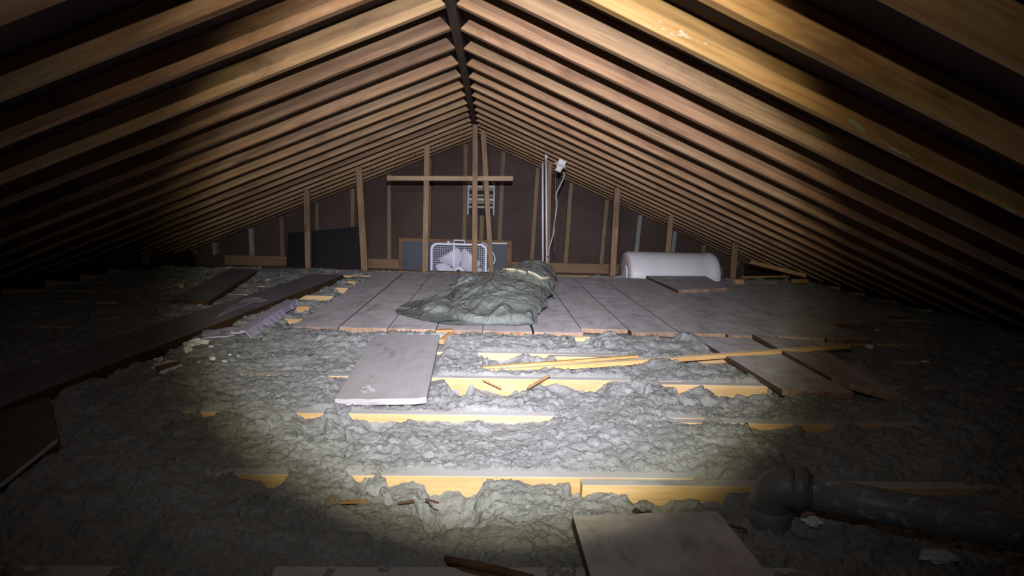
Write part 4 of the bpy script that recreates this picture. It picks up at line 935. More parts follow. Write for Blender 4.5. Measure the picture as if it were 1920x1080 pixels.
-53,-68,114,-49,-73,113,-44,-69,117,-41,-71,121,-37,-69,128,-42,-76,133,-33,-72,131,-38,-74,128,-31,-73,124,-32,-69,119,-30,-70,117,-22,-70,115,-21,-72,114,-21,-73,115,-16,-74,112,-14,-73,108,-13,-74,102,-4,-80,87,-6,-73,76,5,-77,39,
-117,-81,10,-109,-80,10,-105,-77,10,-102,-72,10,-106,-75,11,-104,-71,14,-102,-77,10,-98,-71,18,-97,-75,39,-93,-73,48,-90,-70,54,-88,-73,55,-81,-75,59,-84,-70,59,-82,-69,50,-76,-72,46,-78,-75,47,-73,-72,57,-75,-75,63,-72,-70,69,
-70,-72,77,-61,-72,89,-58,-68,84,-56,-64,88,-48,-65,96,-50,-63,101,-49,-69,107,-46,-65,120,-44,-70,116,-39,-70,121,-42,-64,126,-37,-67,133,-41,-67,139,-37,-73,131,-33,-64,126,-36,-68,123,-27,-69,120,-29,-66,119,-25,-65,117,-18,-68,116,
-16,-74,114,-13,-72,111,-12,-73,106,-10,-76,98,-2,-75,82,-7,-71,67,12,-75,21,-122,-77,10,-111,-71,10,-109,-70,10,-107,-70,12,-105,-73,10,-103,-74,10,-97,-72,10,-96,-74,34,-94,-73,42,-88,-75,54,-89,-68,55,-85,-73,58,-79,-74,60,
-84,-74,55,-80,-67,49,-79,-71,48,-73,-73,52,-77,-69,55,-75,-70,63,-72,-70,78,-61,-71,92,-61,-68,95,-53,-68,89,-54,-64,93,-49,-65,100,-46,-66,108,-43,-66,117,-47,-69,124,-46,-66,120,-38,-65,127,-41,-62,134,-36,-65,143,-40,-68,137,
-36,-68,132,-35,-68,128,-34,-63,126,-28,-66,123,-26,-65,121,-21,-71,118,-17,-69,118,-17,-66,117,-10,-72,111,-13,-72,105,-7,-73,93,-7,-72,80,10,-73,36,-117,-74,10,-109,-73,10,-112,-74,10,-110,-72,10,-101,-67,13,-100,-72,10,-101,-72,10,
-98,-68,22,-99,-70,38,-93,-68,49,-87,-70,55,-86,-71,58,-85,-68,60,-85,-69,62,-81,-70,53,-81,-65,50,-78,-70,53,-76,-68,56,-73,-70,58,-72,-71,77,-66,-68,92,-65,-68,100,-58,-61,99,-49,-64,95,-48,-62,101,-51,-58,107,-45,-61,121,
-46,-60,128,-44,-60,124,-41,-59,127,-39,-65,136,-43,-64,142,-37,-67,145,-34,-61,140,-33,-63,134,-31,-66,133,-28,-67,129,-24,-63,128,-26,-67,125,-21,-66,122,-16,-71,121,-12,-69,115,-12,-67,111,-6,-70,101,-6,-70,89,-5,-72,73,20,-81,34,
-122,-67,10,-112,-70,10,-108,-68,10,-107,-67,11,-107,-65,12,-102,-67,12,-100,-65,10,-94,-67,27,-96,-65,43,-89,-70,52,-86,-64,51,-87,-70,54,-80,-63,59,-84,-65,62,-77,-67,51,-76,-68,55,-73,-66,57,-73,-69,59,-68,-65,76,-65,-70,82,
-66,-68,98,-54,-63,108,-51,-60,106,-54,-60,101,-47,-58,114,-44,-57,120,-47,-60,130,-42,-61,128,-47,-61,129,-45,-62,132,-41,-64,143,-41,-66,145,-38,-63,149,-34,-59,145,-37,-63,138,-34,-59,140,-27,-62,137,-23,-67,132,-20,-64,127,-19,-65,125,
-15,-67,124,-16,-68,118,-9,-67,108,-9,-68,103,-5,-68,84,-2,-64,67,8,-69,41,-116,-66,10,-109,-68,10,-114,-71,10,-105,-64,10,-103,-66,10,-102,-69,11,-100,-61,12,-100,-64,10,-92,-64,37,-94,-67,46,-88,-62,50,-83,-67,50,-82,-63,52,
-82,-63,55,-80,-67,61,-83,-62,54,-75,-68,59,-78,-66,60,-72,-62,68,-65,-63,79,-57,-66,90,-57,-64,109,-56,-62,115,-54,-62,109,-46,-55,111,-50,-59,121,-47,-60,127,-51,-60,135,-41,-62,134,-38,-60,137,-36,-57,141,-42,-63,148,-35,-57,153,
-33,-61,151,-34,-58,145,-29,-58,145,-31,-59,145,-23,-60,139,-29,-63,135,-21,-62,131,-15,-62,132,-15,-66,122,-14,-61,115,-6,-61,109,-8,-65,102,-3,-67,77,6,-70,54,-118,-67,10,-110,-63,10,-107,-69,10,-105,-62,10,-103,-61,10,-99,-62,10,
-97,-62,12,-100,-64,11,-91,-64,40,-92,-60,47,-87,-61,47,-86,-64,49,-86,-66,51,-83,-63,55,-78,-66,61,-76,-65,55,-76,-66,59,-74,-66,70,-60,-63,81,-56,-63,92,-54,-60,95,-60,-61,113,-54,-57,122,-49,-62,118,-49,-52,117,-47,-58,131,
-51,-60,136,-44,-61,141,-41,-60,144,-40,-57,146,-41,-57,145,-38,-61,155,-36,-58,154,-31,-61,153,-35,-58,148,-29,-59,147,-24,-62,147,-25,-60,144,-25,-60,139,-20,-62,138,-15,-57,132,-12,-63,120,-14,-57,116,-12,-65,110,-9,-59,103,-7,-62,78,
1,-61,55,-120,-61,10,-108,-63,10,-110,-65,10,-108,-65,10,-105,-65,10,-105,-58,10,-96,-58,12,-97,-60,17,-94,-58,38,-93,-61,47,-87,-58,47,-86,-65,49,-83,-58,53,-82,-60,56,-81,-62,61,-75,-63,57,-74,-60,63,-69,-59,83,-58,-62,92,
-52,-58,93,-51,-60,104,-56,-57,122,-51,-61,126,-48,-56,128,-48,-51,124,-51,-55,137,-46,-55,140,-47,-54,144,-46,-56,150,-41,-54,148,-36,-52,154,-40,-54,160,-36,-57,156,-37,-54,158,-33,-58,152,-30,-59,151,-28,-60,151,-24,-58,144,-19,-55,145,
-15,-60,138,-16,-56,130,-13,-59,121,-14,-56,116,-6,-61,109,-4,-63,93,-4,-56,74,2,-63,49,-115,-59,9,-116,-61,10,-113,-63,10,-111,-62,10,-103,-59,10,-101,-55,10,-103,-56,11,-95,-57,13,-97,-60,19,-94,-59,38,-93,-57,46,-86,-61,50,
-87,-59,53,-81,-57,57,-79,-55,59,-75,-58,60,-73,-56,58,-73,-62,78,-63,-57,85,-54,-60,95,-50,-62,97,-50,-58,111,-53,-54,129,-55,-53,129,-52,-52,135,-42,-56,132,-50,-57,143,-42,-52,147,-40,-52,153,-43,-52,154,-40,-55,152,-39,-53,160,
-38,-55,162,-33,-53,160,-32,-56,160,-29,-55,155,-25,-59,156,-27,-60,153,-23,-53,148,-19,-56,147,-15,-54,137,-17,-59,131,-13,-58,122,-9,-60,114,-6,-56,110,-6,-60,94,4,-61,60,-117,-57,10,-109,-59,10,-110,-60,10,-111,-54,10,-107,-61,10,
-99,-56,10,-99,-53,11,-96,-57,14,-97,-53,14,-91,-58,38,-92,-56,44,-90,-54,46,-82,-59,51,-81,-55,56,-83,-57,54,-75,-56,55,-72,-59,76,-60,-56,89,-57,-60,89,-54,-60,98,-48,-59,101,-53,-57,117,-56,-57,132,-50,-57,133,-47,-50,140,
-43,-48,138,-51,-51,149,-47,-49,152,-43,-51,158,-38,-55,155,-41,-50,157,-35,-54,165,-39,-57,163,-30,-52,165,-32,-52,160,-26,-58,160,-24,-50,157,-21,-51,153,-21,-54,152,-21,-52,148,-15,-55,138,-18,-57,133,-13,-51,124,-8,-52,118,-7,-58,108,
-6,-57,91,2,-57,60,-122,-54,10,-112,-54,10,-107,-53,10,-107,-56,10,-104,-51,10,-98,-54,10,-99,-57,11,-94,-52,15,-95,-55,15,-92,-51,29,-91,-55,42,-87,-53,48,-88,-57,52,-83,-52,49,-80,-57,53,-77,-56,60,-67,-58,88,-56,-56,91,
-57,-58,94,-49,-54,101,-43,-53,108,-52,-57,126,-48,-55,139,-51,-54,137,-46,-50,144,-45,-52,142,-50,-50,154,-42,-54,158,-44,-49,163,-38,-54,162,-33,-49,162,-34,-53,169,-30,-52,169,-30,-48,167,-27,-54,161,-30,-54,163,-28,-49,158,-22,-53,157,
-20,-53,153,-18,-51,146,-15,-50,141,-10,-50,131,-7,-56,123,-8,-50,115,-5,-53,104,-5,-50,88,-1,-54,61,-121,-54,10,-114,-55,10,-108,-57,10,-107,-51,10,-100,-49,10,-98,-55,11,-99,-52,11,-100,-48,14,-96,-47,17,-90,-50,22,-90,-50,36,
-89,-54,46,-84,-53,48,-83,-48,45,-75,-52,56,-78,-52,78,-68,-57,94,-55,-50,99,-54,-52,103,-45,-53,112,-45,-55,112,-53,-48,128,-48,-54,143,-46,-52,140,-44,-50,147,-41,-48,148,-49,-48,160,-42,-53,164,-45,-51,163,-37,-45,163,-37,-46,166,
-33,-52,172,-33,-47,169,-30,-50,167,-26,-52,163,-26,-50,164,-23,-48,159,-22,-51,159,-18,-54,153,-14,-47,145,-13,-52,140,-12,-51,133,-10,-53,122,-2,-52,110,-5,-50,102,4,-54,71,-115,-50,10,-114,-56,10,-106,-56,10,-108,-51,10,-101,-52,10,
-105,-52,11,-101,-52,10,-95,-49,12,-94,-50,14,-92,-44,18,-94,-42,21,-91,-41,23,-84,-45,41,-80,-47,41,-83,-43,37,-75,-55,74,-67,-53,80,-63,-55,99,-53,-54,109,-48,-54,115,-49,-52,116,-40,-48,121,-50,-51,139,-49,-51,147,-48,-51,143,
-48,-43,146,-41,-49,154,-44,-51,166,-40,-46,165,-38,-47,163,-38,-45,168,-37,-51,172,-36,-44,174,-33,-51,169,-28,-50,166,-27,-46,168,-26,-48,163,-18,-45,162,-16,-52,157,-13,-48,150,-17,-45,148,-14,-45,142,-13,-52,131,-7,-48,121,-3,-47,110,
-5,-47,98,5,-46,69,-116,-48,10,-115,-47,10,-111,-52,10,-107,-47,11,-106,-49,10,-101,-50,10,-103,-48,14,-96,-45,13,-97,-45,12,-91,-42,20,-95,-47,26,-88,-37,31,-92,-38,25,-89,-40,18,-81,-46,59,-70,-52,82,-59,-50,84,-54,-52,105,
-58,-53,113,-48,-52,122,-50,-48,125,-42,-52,125,-49,-47,145,-45,-44,152,-43,-42,147,-45,-43,153,-43,-44,160,-46,-45,170,-44,-43,170,-41,-44,166,-34,-43,171,-32,-46,174,-35,-42,175,-32,-42,170,-28,-46,170,-25,-45,166,-20,-45,164,-23,-46,161,
-21,-44,159,-18,-48,152,-12,-48,146,-7,-45,137,-9,-48,130,-4,-47,117,-1,-48,106,0,-46,90,5,-48,64,-115,-48,10,-112,-50,10,-105,-50,10,-108,-47,11,-102,-45,10,-105,-46,14,-98,-48,10,-100,-42,9,-100,-47,16,-98,-39,24,-94,-41,21,
-91,-35,24,-93,-41,19,-87,-40,30,-77,-48,73,-61,-54,88,-54,-55,87,-48,-54,106,-55,-48,117,-49,-48,120,-47,-44,130,-41,-48,131,-52,-45,147,-45,-43,155,-43,-43,150,-40,-44,158,-44,-40,168,-40,-44,172,-37,-41,172,-39,-44,168,-33,-44,170,
-34,-43,174,-34,-46,176,-25,-46,170,-24,-48,171,-25,-44,167,-23,-40,164,-15,-46,160,-19,-41,159,-11,-44,150,-14,-49,146,-7,-43,136,-6,-46,127,-5,-46,117,-1,-44,103,10,-48,74,-116,-44,10,-107,-48,10,-106,-43,12,-107,-47,10,-100,-46,13,
-104,-47,11,-96,-44,12,-100,-44,10,-95,-41,16,-98,-36,25,-91,-39,19,-92,-39,19,-92,-36,22,-80,-42,60,-63,-50,88,-59,-50,86,-49,-53,92,-54,-49,111,-52,-44,115,-44,-47,124,-48,-44,133,-42,-42,136,-48,-45,155,-44,-41,157,-45,-38,153,
-46,-44,163,-47,-40,170,-42,-44,170,-42,-39,174,-38,-39,174,-30,-39,172,-33,-38,174,-28,-39,177,-24,-43,171,-26,-39,172,-24,-45,169,-23,-42,166,-18,-39,163,-19,-43,156,-10,-42,150,-7,-42,141,-4,-39,133,-2,-42,123,-3,-43,113,-2,-45,99,
9,-44,71,-115,-45,10,-106,-44,13,-107,-44,10,-105,-39,13,-99,-41,10,-97,-42,10,-98,-41,12,-92,-42,11,-96,-37,15,-96,-40,26,-93,-36,23,-90,-38,26,-89,-36,23,-76,-44,76,-64,-49,91,-48,-44,87,-49,-47,96,-55,-49,115,-47,-41,120,
-47,-45,124,-41,-47,138,-39,-45,141,-46,-38,160,-43,-37,158,-46,-38,156,-44,-41,169,-44,-39,169,-40,-40,170,-33,-42,176,-32,-42,173,-31,-40,175,-31,-40,176,-31,-42,177,-26,-42,172,-20,-38,171,-20,-39,167,-21,-44,164,-19,-37,162,-13,-37,154,
-12,-42,149,-7,-38,140,-6,-41,132,-4,-43,121,3,-38,106,1,-43,92,9,-41,65,-111,-40,10,-112,-39,13,-110,-37,11,-107,-41,11,-106,-42,14,-99,-42,11,-100,-41,10,-99,-37,11,-96,-34,16,-92,-34,27,-88,-31,31,-91,-31,29,-77,-43,68,
-65,-48,92,-55,-42,89,-47,-44,89,-47,-45,105,-54,-44,120,-49,-41,127,-40,-38,129,-43,-38,136,-38,-45,148,-47,-42,163,-48,-39,163,-40,-40,160,-44,-37,171,-40,-40,169,-40,-41,171,-37,-33,176,-36,-35,173,-30,-35,174,-26,-41,175,-28,-35,177,
-23,-35,172,-25,-35,171,-20,-36,168,-16,-39,163,-14,-42,159,-8,-36,151,-8,-38,146,-5,-39,137,-6,-38,129,3,-36,115,4,-41,101,2,-40,87,7,-34,62,-109,-38,9,-117,-35,13,-108,-34,14,-101,-37,18,-100,-40,16,-103,-40,14,-101,-38,10,
-92,-34,16,-95,-37,18,-96,-37,24,-94,-34,32,-92,-33,30,-73,-43,82,-67,-41,96,-55,-42,91,-48,-42,91,-52,-44,107,-47,-43,128,-45,-43,128,-46,-40,131,-41,-43,141,-39,-40,149,-47,-35,165,-40,-37,163,-42,-33,162,-39,-35,173,-38,-37,171,
-34,-35,172,-32,-37,177,-36,-32,175,-29,-33,175,-25,-34,174,-26,-33,176,-22,-36,171,-23,-39,169,-20,-38,167,-17,-35,162,-9,-36,156,-9,-40,150,-6,-36,142,-3,-38,133,-1,-37,123,3,-37,110,6,-33,95,12,-37,68,-113,-31,17,-101,-33,20,
-104,-35,14,-105,-32,10,-98,-38,10,-101,-30,14,-93,-31,19,-94,-33,23,-93,-27,32,-90,-33,34,-87,-36,54,-66,-38,94,-54,-43,99,-52,-45,94,-45,-43,94,-45,-43,111,-48,-36,131,-47,-36,131,-46,-40,140,-40,-41,150,-44,-33,150,-45,-35,169,
-40,-31,168,-41,-31,165,-43,-30,174,-38,-34,174,-39,-37,172,-34,-36,177,-30,-29,175,-30,-31,175,-25,-33,174,-21,-34,176,-19,-36,171,-17,-34,168,-18,-36,166,-10,-33,159,-11,-34,155,-6,-33,146,-8,-31,141,0,-32,129,1,-33,119,1,-31,108,
6,-37,88,13,-34,61,-114,-29,23,-107,-35,17,-108,-34,10,-102,-30,11,-96,-28,14,-96,-31,18,-92,-31,23,-96,-28,28,-94,-28,35,-94,-29,37,-84,-34,72,-69,-36,98,-58,-43,102,-45,-43,101,-38,-40,101,-45,-38,113,-45,-39,136,-45,-36,135,
-41,-32,146,-46,-36,153,-37,-36,157,-44,-32,171,-45,-36,170,-35,-33,168,-39,-31,177,-35,-28,173,-38,-30,175,-36,-31,177,-27,-32,177,-28,-29,176,-23,-28,174,-22,-33,175,-18,-32,171,-21,-35,169,-11,-31,162,-16,-30,159,-7,-36,151,-3,-35,143,
-4,-31,136,-2,-34,126,1,-31,115,8,-29,97,11,-29,78,11,-32,55,-110,-26,16,-108,-30,10,-106,-36,15,-103,-29,20,-100,-27,20,-96,-26,24,-98,-24,28,-98,-26,32,-96,-27,38,-90,-24,57,-68,-35,95,-61,-40,103,-53,-36,97,-47,-36,97,
-43,-36,103,-47,-33,119,-52,-38,137,-45,-31,141,-43,-34,151,-40,-36,157,-41,-34,157,-45,-34,172,-43,-30,171,-37,-31,170,-36,-31,179,-33,-33,172,-31,-26,173,-30,-28,174,-24,-32,176,-29,-29,174,-21,-29,174,-21,-30,171,-18,-27,169,-19,-29,165,
-16,-27,161,-12,-28,155,-9,-29,148,-5,-27,141,-3,-30,131,0,-32,121,7,-31,106,3,-32,95,20,-27,59,-111,-24,13,-108,-27,10,-102,-32,17,-107,-30,24,-102,-27,25,-97,-28,29,-99,-26,33,-98,-25,38,-93,-25,43,-92,-24,59,-76,-30,96,
-56,-39,103,-56,-34,95,-49,-34,97,-41,-34,109,-45,-33,122,-51,-32,141,-42,-31,147,-46,-33,151,-43,-28,159,-37,-31,161,-41,-29,174,-39,-30,174,-33,-29,173,-37,-27,180,-36,-30,174,-32,-25,173,-30,-29,175,-28,-26,175,-26,-27,174,-22,-31,171,
-21,-25,169,-19,-26,167,-18,-28,163,-12,-27,157,-13,-31,153,-7,-25,144,-4,-25,136,-1,-24,126,-1,-25,118,3,-30,103,6,-28,81,25,-24,49,-111,-27,11,-107,-28,11,-106,-30,21,-106,-29,30,-103,-28,31,-102,-21,36,-95,-22,40,-93,-18,46,
-97,-24,47,-84,-28,84,-60,-38,105,-55,-32,97,-52,-32,95,-40,-37,103,-41,-34,114,-43,-35,131,-48,-34,148,-51,-30,152,-45,-30,157,-44,-25,157,-39,-28,162,-42,-23,174,-41,-22,174,-38,-23,174,-35,-25,181,-35,-23,176,-33,-23,173,-27,-22,173,
-21,-23,173,-26,-23,171,-24,-23,170,-14,-28,167,-19,-23,164,-14,-24,159,-7,-22,153,-7,-23,147,-1,-24,138,-3,-23,132,1,-23,122,4,-26,110,2,-29,94,14,-25,67,32,-24,41,-110,-23,10,-107,-27,15,-103,-28,26,-101,-29,37,-103,-22,43,
-100,-27,46,-103,-22,51,-98,-24,53,-99,-17,53,-84,-30,92,-58,-34,106,-51,-36,95,-51,-35,98,-42,-31,106,-42,-28,120,-43,-33,135,-50,-32,151,-44,-28,153,-44,-24,155,-37,-25,160,-40,-22,164,-37,-26,177,-38,-20,179,-31,-20,178,-33,-27,182,
-28,-25,176,-28,-24,174,-24,-24,172,-25,-20,171,-20,-19,169,-22,-26,168,-15,-24,164,-10,-24,161,-15,-24,157,-11,-21,150,-3,-21,142,-6,-23,137,-2,-20,128,1,-23,118,7,-26,98,11,-27,83,31,-26,52,-113,-22,10,-105,-20,24,-108,-24,32,
-104,-24,41,-104,-23,41,-99,-22,48,-99,-23,57,-100,-20,60,-99,-17,55,-78,-26,105,-61,-26,106,-56,-31,97,-50,-29,100,-47,-27,107,-46,-32,124,-46,-28,137,-52,-27,152,-45,-21,155,-42,-26,158,-44,-25,161,-41,-23,166,-39,-24,178,-39,-18,180,
-31,-20,183,-28,-21,183,-27,-23,182,-25,-19,180,-23,-20,177,-21,-23,175,-17,-18,172,-19,-24,169,-18,-24,165,-15,-24,158,-12,-23,152,-10,-18,148,-8,-26,139,3,-23,132,4,-23,123,2,-25,112,12,-25,88,11,-24,70,31,-34,10,-108,-21,11,
-105,-18,25,-102,-20,27,-108,-18,37,-104,-16,45,-102,-21,55,-100,-21,63,-101,-14,66,-97,-27,85,-68,-30,109,-59,-27,101,-57,-24,100,-49,-29,103,-42,-22,114,-45,-22,124,-51,-22,140,-48,-25,156,-47,-24,158,-42,-22,163,-42,-20,166,-40,-24,170,
-38,-17,178,-38,-21,180,-30,-22,180,-27,-22,177,-31,-20,173,-23,-21,175,-25,-23,173,-26,-19,168,-17,-22,164,-18,-18,161,-13,-17,159,-9,-21,155,-6,-17,154,-8,-18,153,-7,-18,143,1,-15,137,2,-16,130,8,-19,114,3,-14,106,4,-17,79,
16,-21,35,-107,-20,12,-103,-21,26,-99,-19,26,-99,-29,33,-100,-25,37,-99,-26,38,-97,-29,48,-97,-26,55,-81,-26,98,-71,-27,110,-66,-25,104,-53,-23,102,-44,-22,109,-42,-22,119,-44,-20,131,-47,-19,149,-51,-22,158,-44,-24,164,-45,-17,167,
-43,-19,171,-41,-16,174,-34,-21,175,-35,-16,171,-33,-18,166,-32,-21,167,-31,-16,170,-26,-17,166,-22,-21,165,-18,-21,165,-15,-15,168,-19,-18,170,-15,-18,168,-8,-17,164,-8,-21,161,-11,-15,155,-7,-10,147,-2,-11,141,2,-11,135,4,-19,120,
8,-12,102,15,-18,62,-103,-14,10,-97,-32,11,-96,-33,15,-96,-34,21,-93,-34,29,-93,-32,37,-96,-25,43,-89,-26,50,-78,-20,97,-71,-21,112,-66,-25,106,-51,-22,105,-45,-23,113,-48,-23,120,-44,-20,137,-52,-22,150,-47,-23,155,-42,-22,158,
-41,-14,164,-43,-16,166,-37,-19,165,-37,-18,159,-36,-20,160,-36,-19,165,-25,-20,164,-25,-18,166,-26,-18,169,-20,-20,176,-24,-17,177,-18,-16,178,-16,-17,173,-13,-16,167,-14,-16,165,-12,-17,166,-7,-12,155,-6,-13,148,-5,-9,142,6,-15,133,
6,-8,125,6,-7,107,11,-8,74,-108,-28,21,-100,-34,11,-93,-32,13,-93,-29,15,-93,-27,21,-93,-25,29,-88,-25,42,-85,-23,45,-75,-21,100,-71,-21,113,-62,-20,113,-51,-20,109,-49,-20,115,-48,-22,126,-48,-16,138,-49,-13,152,-47,-19,157,
-40,-19,154,-45,-16,158,-39,-20,156,-40,-23,156,-36,-19,161,-31,-20,161,-30,-19,165,-32,-21,172,-26,-16,180,-26,-15,184,-21,-13,185,-19,-15,183,-20,-10,178,-18,-14,173,-10,-8,175,-10,-8,171,-12,-9,172,-7,-10,159,-7,-7,155,1,-6,144,
-2,-8,141,4,-11,126,3,-7,111,8,-8,78,-98,-24,18,-98,-27,16,-94,-26,10,-90,-31,11,-88,-33,15,-89,-27,18,-86,-27,30,-87,-23,38,-91,-22,43,-75,-20,99,-73,-17,112,-59,-13,117,-59,-17,113,-54,-19,117,-54,-12,130,-47,-16,146,
-48,-13,152,-46,-12,155,-47,-18,149,-45,-14,146,-37,-18,151,-40,-14,154,-32,-12,163,-29,-14,171,-32,-14,180,-33,-13,184,-29,-16,186,-22,-18,188,-24,-11,190,-22,-8,184,-17,-12,179,-16,-11,181,-13,-7,177,-11,-12,176,-5,-11,171,-6,-4,165,
-4,-10,157,-1,-9,146,0,-9,142,3,-6,130,16,-6,93,-98,-27,15,-97,-27,11,-93,-25,12,-93,-28,10,-90,-29,12,-90,-26,14,-90,-26,24,-87,-26,31,-82,-22,37,-73,-15,93,-73,-18,112,-68,-11,119,-58,-14,118,-54,-14,122,-52,-15,130,
-48,-13,140,-51,-15,150,-48,-13,152,-41,-11,148,-41,-15,143,-37,-15,158,-37,-19,165,-35,-14,176,-36,-14,183,-34,-17,184,-30,-12,185,-27,-14,187,-21,-10,194,-24,-13,189,-19,-4,187,-17,-7,188,-12,-6,186,-17,-7,182,-12,-6,181,-11,-5,178,
-4,-7,169,-2,-6,161,0,-3,150,7,-4,141,2,-7,130,13,-6,97,-98,-22,13,-95,-25,10,-89,-24,11,-90,-26,10,-86,-26,11,-83,-27,13,-85,-29,19,-82,-28,26,-84,-26,35,-75,-13,81,-71,-13,110,-66,-11,121,-65,-9,126,-57,-7,133,
-51,-13,139,-45,-13,144,-48,-14,144,-47,-20,139,-37,-17,141,-36,-17,147,-39,-17,161,-38,-15,173,-34,-9,185,-35,-12,184,-29,-6,186,-31,-8,187,-26,-9,190,-22,-7,198,-24,-4,193,-19,-8,192,-20,-8,192,-13,-2,190,-16,-3,186,-13,-8,184,
-6,-3,180,-6,-3,171,-3,-3,164,-2,2,155,0,-1,146,3,-2,130,9,-3,104,-100,-23,11,-93,-21,10,-89,-26,10,-88,-25,10,-82,-21,10,-82,-23,11,-81,-21,14,-77,-23,20,-84,-19,31,-70,-14,80,-67,-12,108,-68,-9,113,-61,-10,114,
-51,-11,126,-49,-14,125,-44,-16,126,-46,-12,128,-46,-18,145,-37,-14,157,-32,-13,156,-29,-9,165,-32,-15,177,-32,-12,190,-35,-10,188,-26,-9,188,-27,-3,190,-23,-7,195,-25,-6,201,-22,-2,197,-18,-6,194,-14,-1,197,-15,-5,191,-13,1,189,
-12,-3,184,-5,0,182,-3,-1,171,0,-2,164,-3,3,157,2,4,146,5,1,128,9,0,104,-99,-18,10,-94,-22,10,-91,-23,10,-86,-21,10,-86,-18,10,-84,-26,11,-81,-27,15,-74,-27,20,-80,-22,25,-68,-20,74,-70,-11,100,-66,-13,101,
-59,-16,108,-54,-9,112,-49,-14,116,-48,-15,129,-40,-11,133,-34,-10,151,-40,-11,165,-37,-9,169,-28,-12,171,-34,-5,179,-33,-6,196,-28,-4,194,-32,-8,194,-27,-1,194,-23,-6,202,-26,-1,205,-18,-6,200,-20,-4,197,-17,-5,199,-15,-3,196,
-15,4,195,-12,5,188,-4,0,183,-6,2,173,-3,3,167,-1,4,158,4,1,142,15,2,115,-93,-16,10,-89,-18,10,-89,-19,10,-85,-23,10,-83,-17,10,-82,-21,10,-78,-19,12,-79,-21,17,-72,-21,19,-75,-19,20,-69,-14,62,-73,-6,87,
-61,-11,89,-57,-19,99,-54,-13,106,-46,-14,127,-37,-9,133,-38,-7,138,-42,-13,156,-41,-8,171,-30,-9,170,-31,-3,177,-32,-8,192,-33,-2,200,-27,-4,199,-27,-6,195,-27,1,198,-29,-4,205,-22,-5,207,-23,2,204,-21,1,201,-12,2,202,
-12,-1,196,-11,3,194,-9,3,188,-9,4,187,-5,7,175,-3,9,168,2,8,157,5,5,141,11,5,119,-95,-16,10,-91,-12,10,-83,-17,10,-84,-15,10,-81,-19,9,-80,-16,10,-81,-20,12,-79,-19,18,-78,-20,37,-74,-17,61,-65,-12,73,
-68,-5,83,-70,-17,99,-59,-12,106,-51,-12,116,-48,-12,132,-38,-9,141,-34,-9,147,-38,-10,170,-35,-5,175,-29,-3,174,-33,-3,186,-35,-1,197,-35,-4,203,-33,-1,199,-24,1,200,-29,4,202,-28,-2,210,-22,-2,209,-18,5,204,-14,5,206,
-16,2,203,-15,6,199,-7,3,194,-8,7,189,-6,7,187,-5,6,175,-3,11,167,-1,6,156,6,9,139,8,9,121,-98,-13,11,-88,-17,11,-84,-17,11,-80,-17,10,-78,-19,11,-77,-13,10,-78,-15,15,-69,-15,49,-74,-16,75,-77,-11,87,
-71,-9,99,-74,-15,102,-64,-12,103,-58,-11,117,-46,-8,130,-39,-8,137,-32,-6,141,-40,-7,159,-36,-4,176,-33,0,176,-32,0,178,-32,-3,192,-32,-1,203,-31,-3,205,-28,1,201,-28,3,203,-24,7,212,-21,5,213,-23,4,212,-19,4,207,
-14,4,208,-15,10,204,-15,6,201,-7,11,195,-7,9,192,-3,5,185,2,12,175,4,8,161,4,13,153,16,13,128,-94,-10,12,-90,-15,10,-86,-16,10,-85,-14,11,-82,-15,11,-79,-15,13,-83,-23,23,-75,-15,59,-73,-7,82,-71,-5,83,
-67,-11,86,-67,-9,101,-66,-6,106,-64,-10,113,-50,-7,122,-38,-6,125,-35,-3,132,-34,-3,156,-35,-2,164,-42,-2,178,-35,-3,182,-30,-1,184,-30,-2,197,-35,1,206,-34,-1,208,-27,2,203,-30,6,206,-23,6,215,-23,4,213,-18,9,212,
-17,8,208,-19,8,210,-15,10,205,-14,7,202,-9,7,194,-9,11,192,-3,13,187,3,12,173,3,12,163,5,12,149,13,14,128,-96,-10,13,-84,-16,17,-80,-12,21,-82,-15,18,-82,-14,16,-63,-7,38,-58,-8,53,-68,-8,75,-69,-6,92,
-69,-5,97,-68,-6,88,-63,-8,93,-62,-11,98,-54,-7,105,-36,-4,116,-33,-8,127,-36,-3,146,-32,-4,157,-33,-3,172,-41,-4,183,-30,-1,188,-34,-1,187,-31,6,204,-33,0,210,-28,1,210,-26,6,207,-27,3,210,-24,10,218,-24,12,213,
-23,8,213,-19,8,209,-12,11,210,-17,12,208,-14,10,202,-6,11,194,-8,16,190,-4,16,187,-3,10,176,5,16,158,5,18,147,8,19,129,-90,-4,15,-86,-6,13,-80,-9,16,-86,-12,23,-78,-11,16,-70,-7,39,-65,-12,58,-54,-7,67,
-64,-4,88,-61,-8,102,-61,-6,102,-62,-4,94,-61,-9,101,-53,-6,110,-40,-4,112,-41,-5,116,-38,-3,135,-34,0,147,-36,0,157,-38,2,173,-34,3,191,-32,8,188,-29,3,195,-33,6,207,-32,6,213,-34,6,213,-32,12,209,-24,6,216,
-23,13,219,-22,12,213,-21,11,212,-19,9,213,-17,11,209,-13,12,207,-12,18,201,-10,14,195,-1,14,190,-5,16,186,-2,19,170,1,16,158,13,18,135,-94,-9,17,-81,-10,12,-81,-8,25,-83,-13,20,-75,-13,43,-63,-9,71,-55,-3,74,
-50,3,83,-58,-2,99,-56,-6,111,-64,0,102,-62,-6,106,-57,-4,110,-51,-7,117,-37,0,116,-35,-2,126,-37,3,138,-33,4,156,-33,5,165,-37,1,177,-32,6,195,-36,5,190,-34,8,197,-32,9,212,-32,5,216,-32,14,211,-26,12,213,
-25,11,219,-28,10,220,-24,10,213,-21,13,214,-18,14,211,-13,16,208,-9,16,205,-11,16,199,-5,14,193,-1,21,191,-1,20,177,3,15,165,3,19,153,9,19,134,-81,-4,27,-86,-7,10,-90,-5,23,-86,-7,25,-84,-14,47,-69,-15,74,
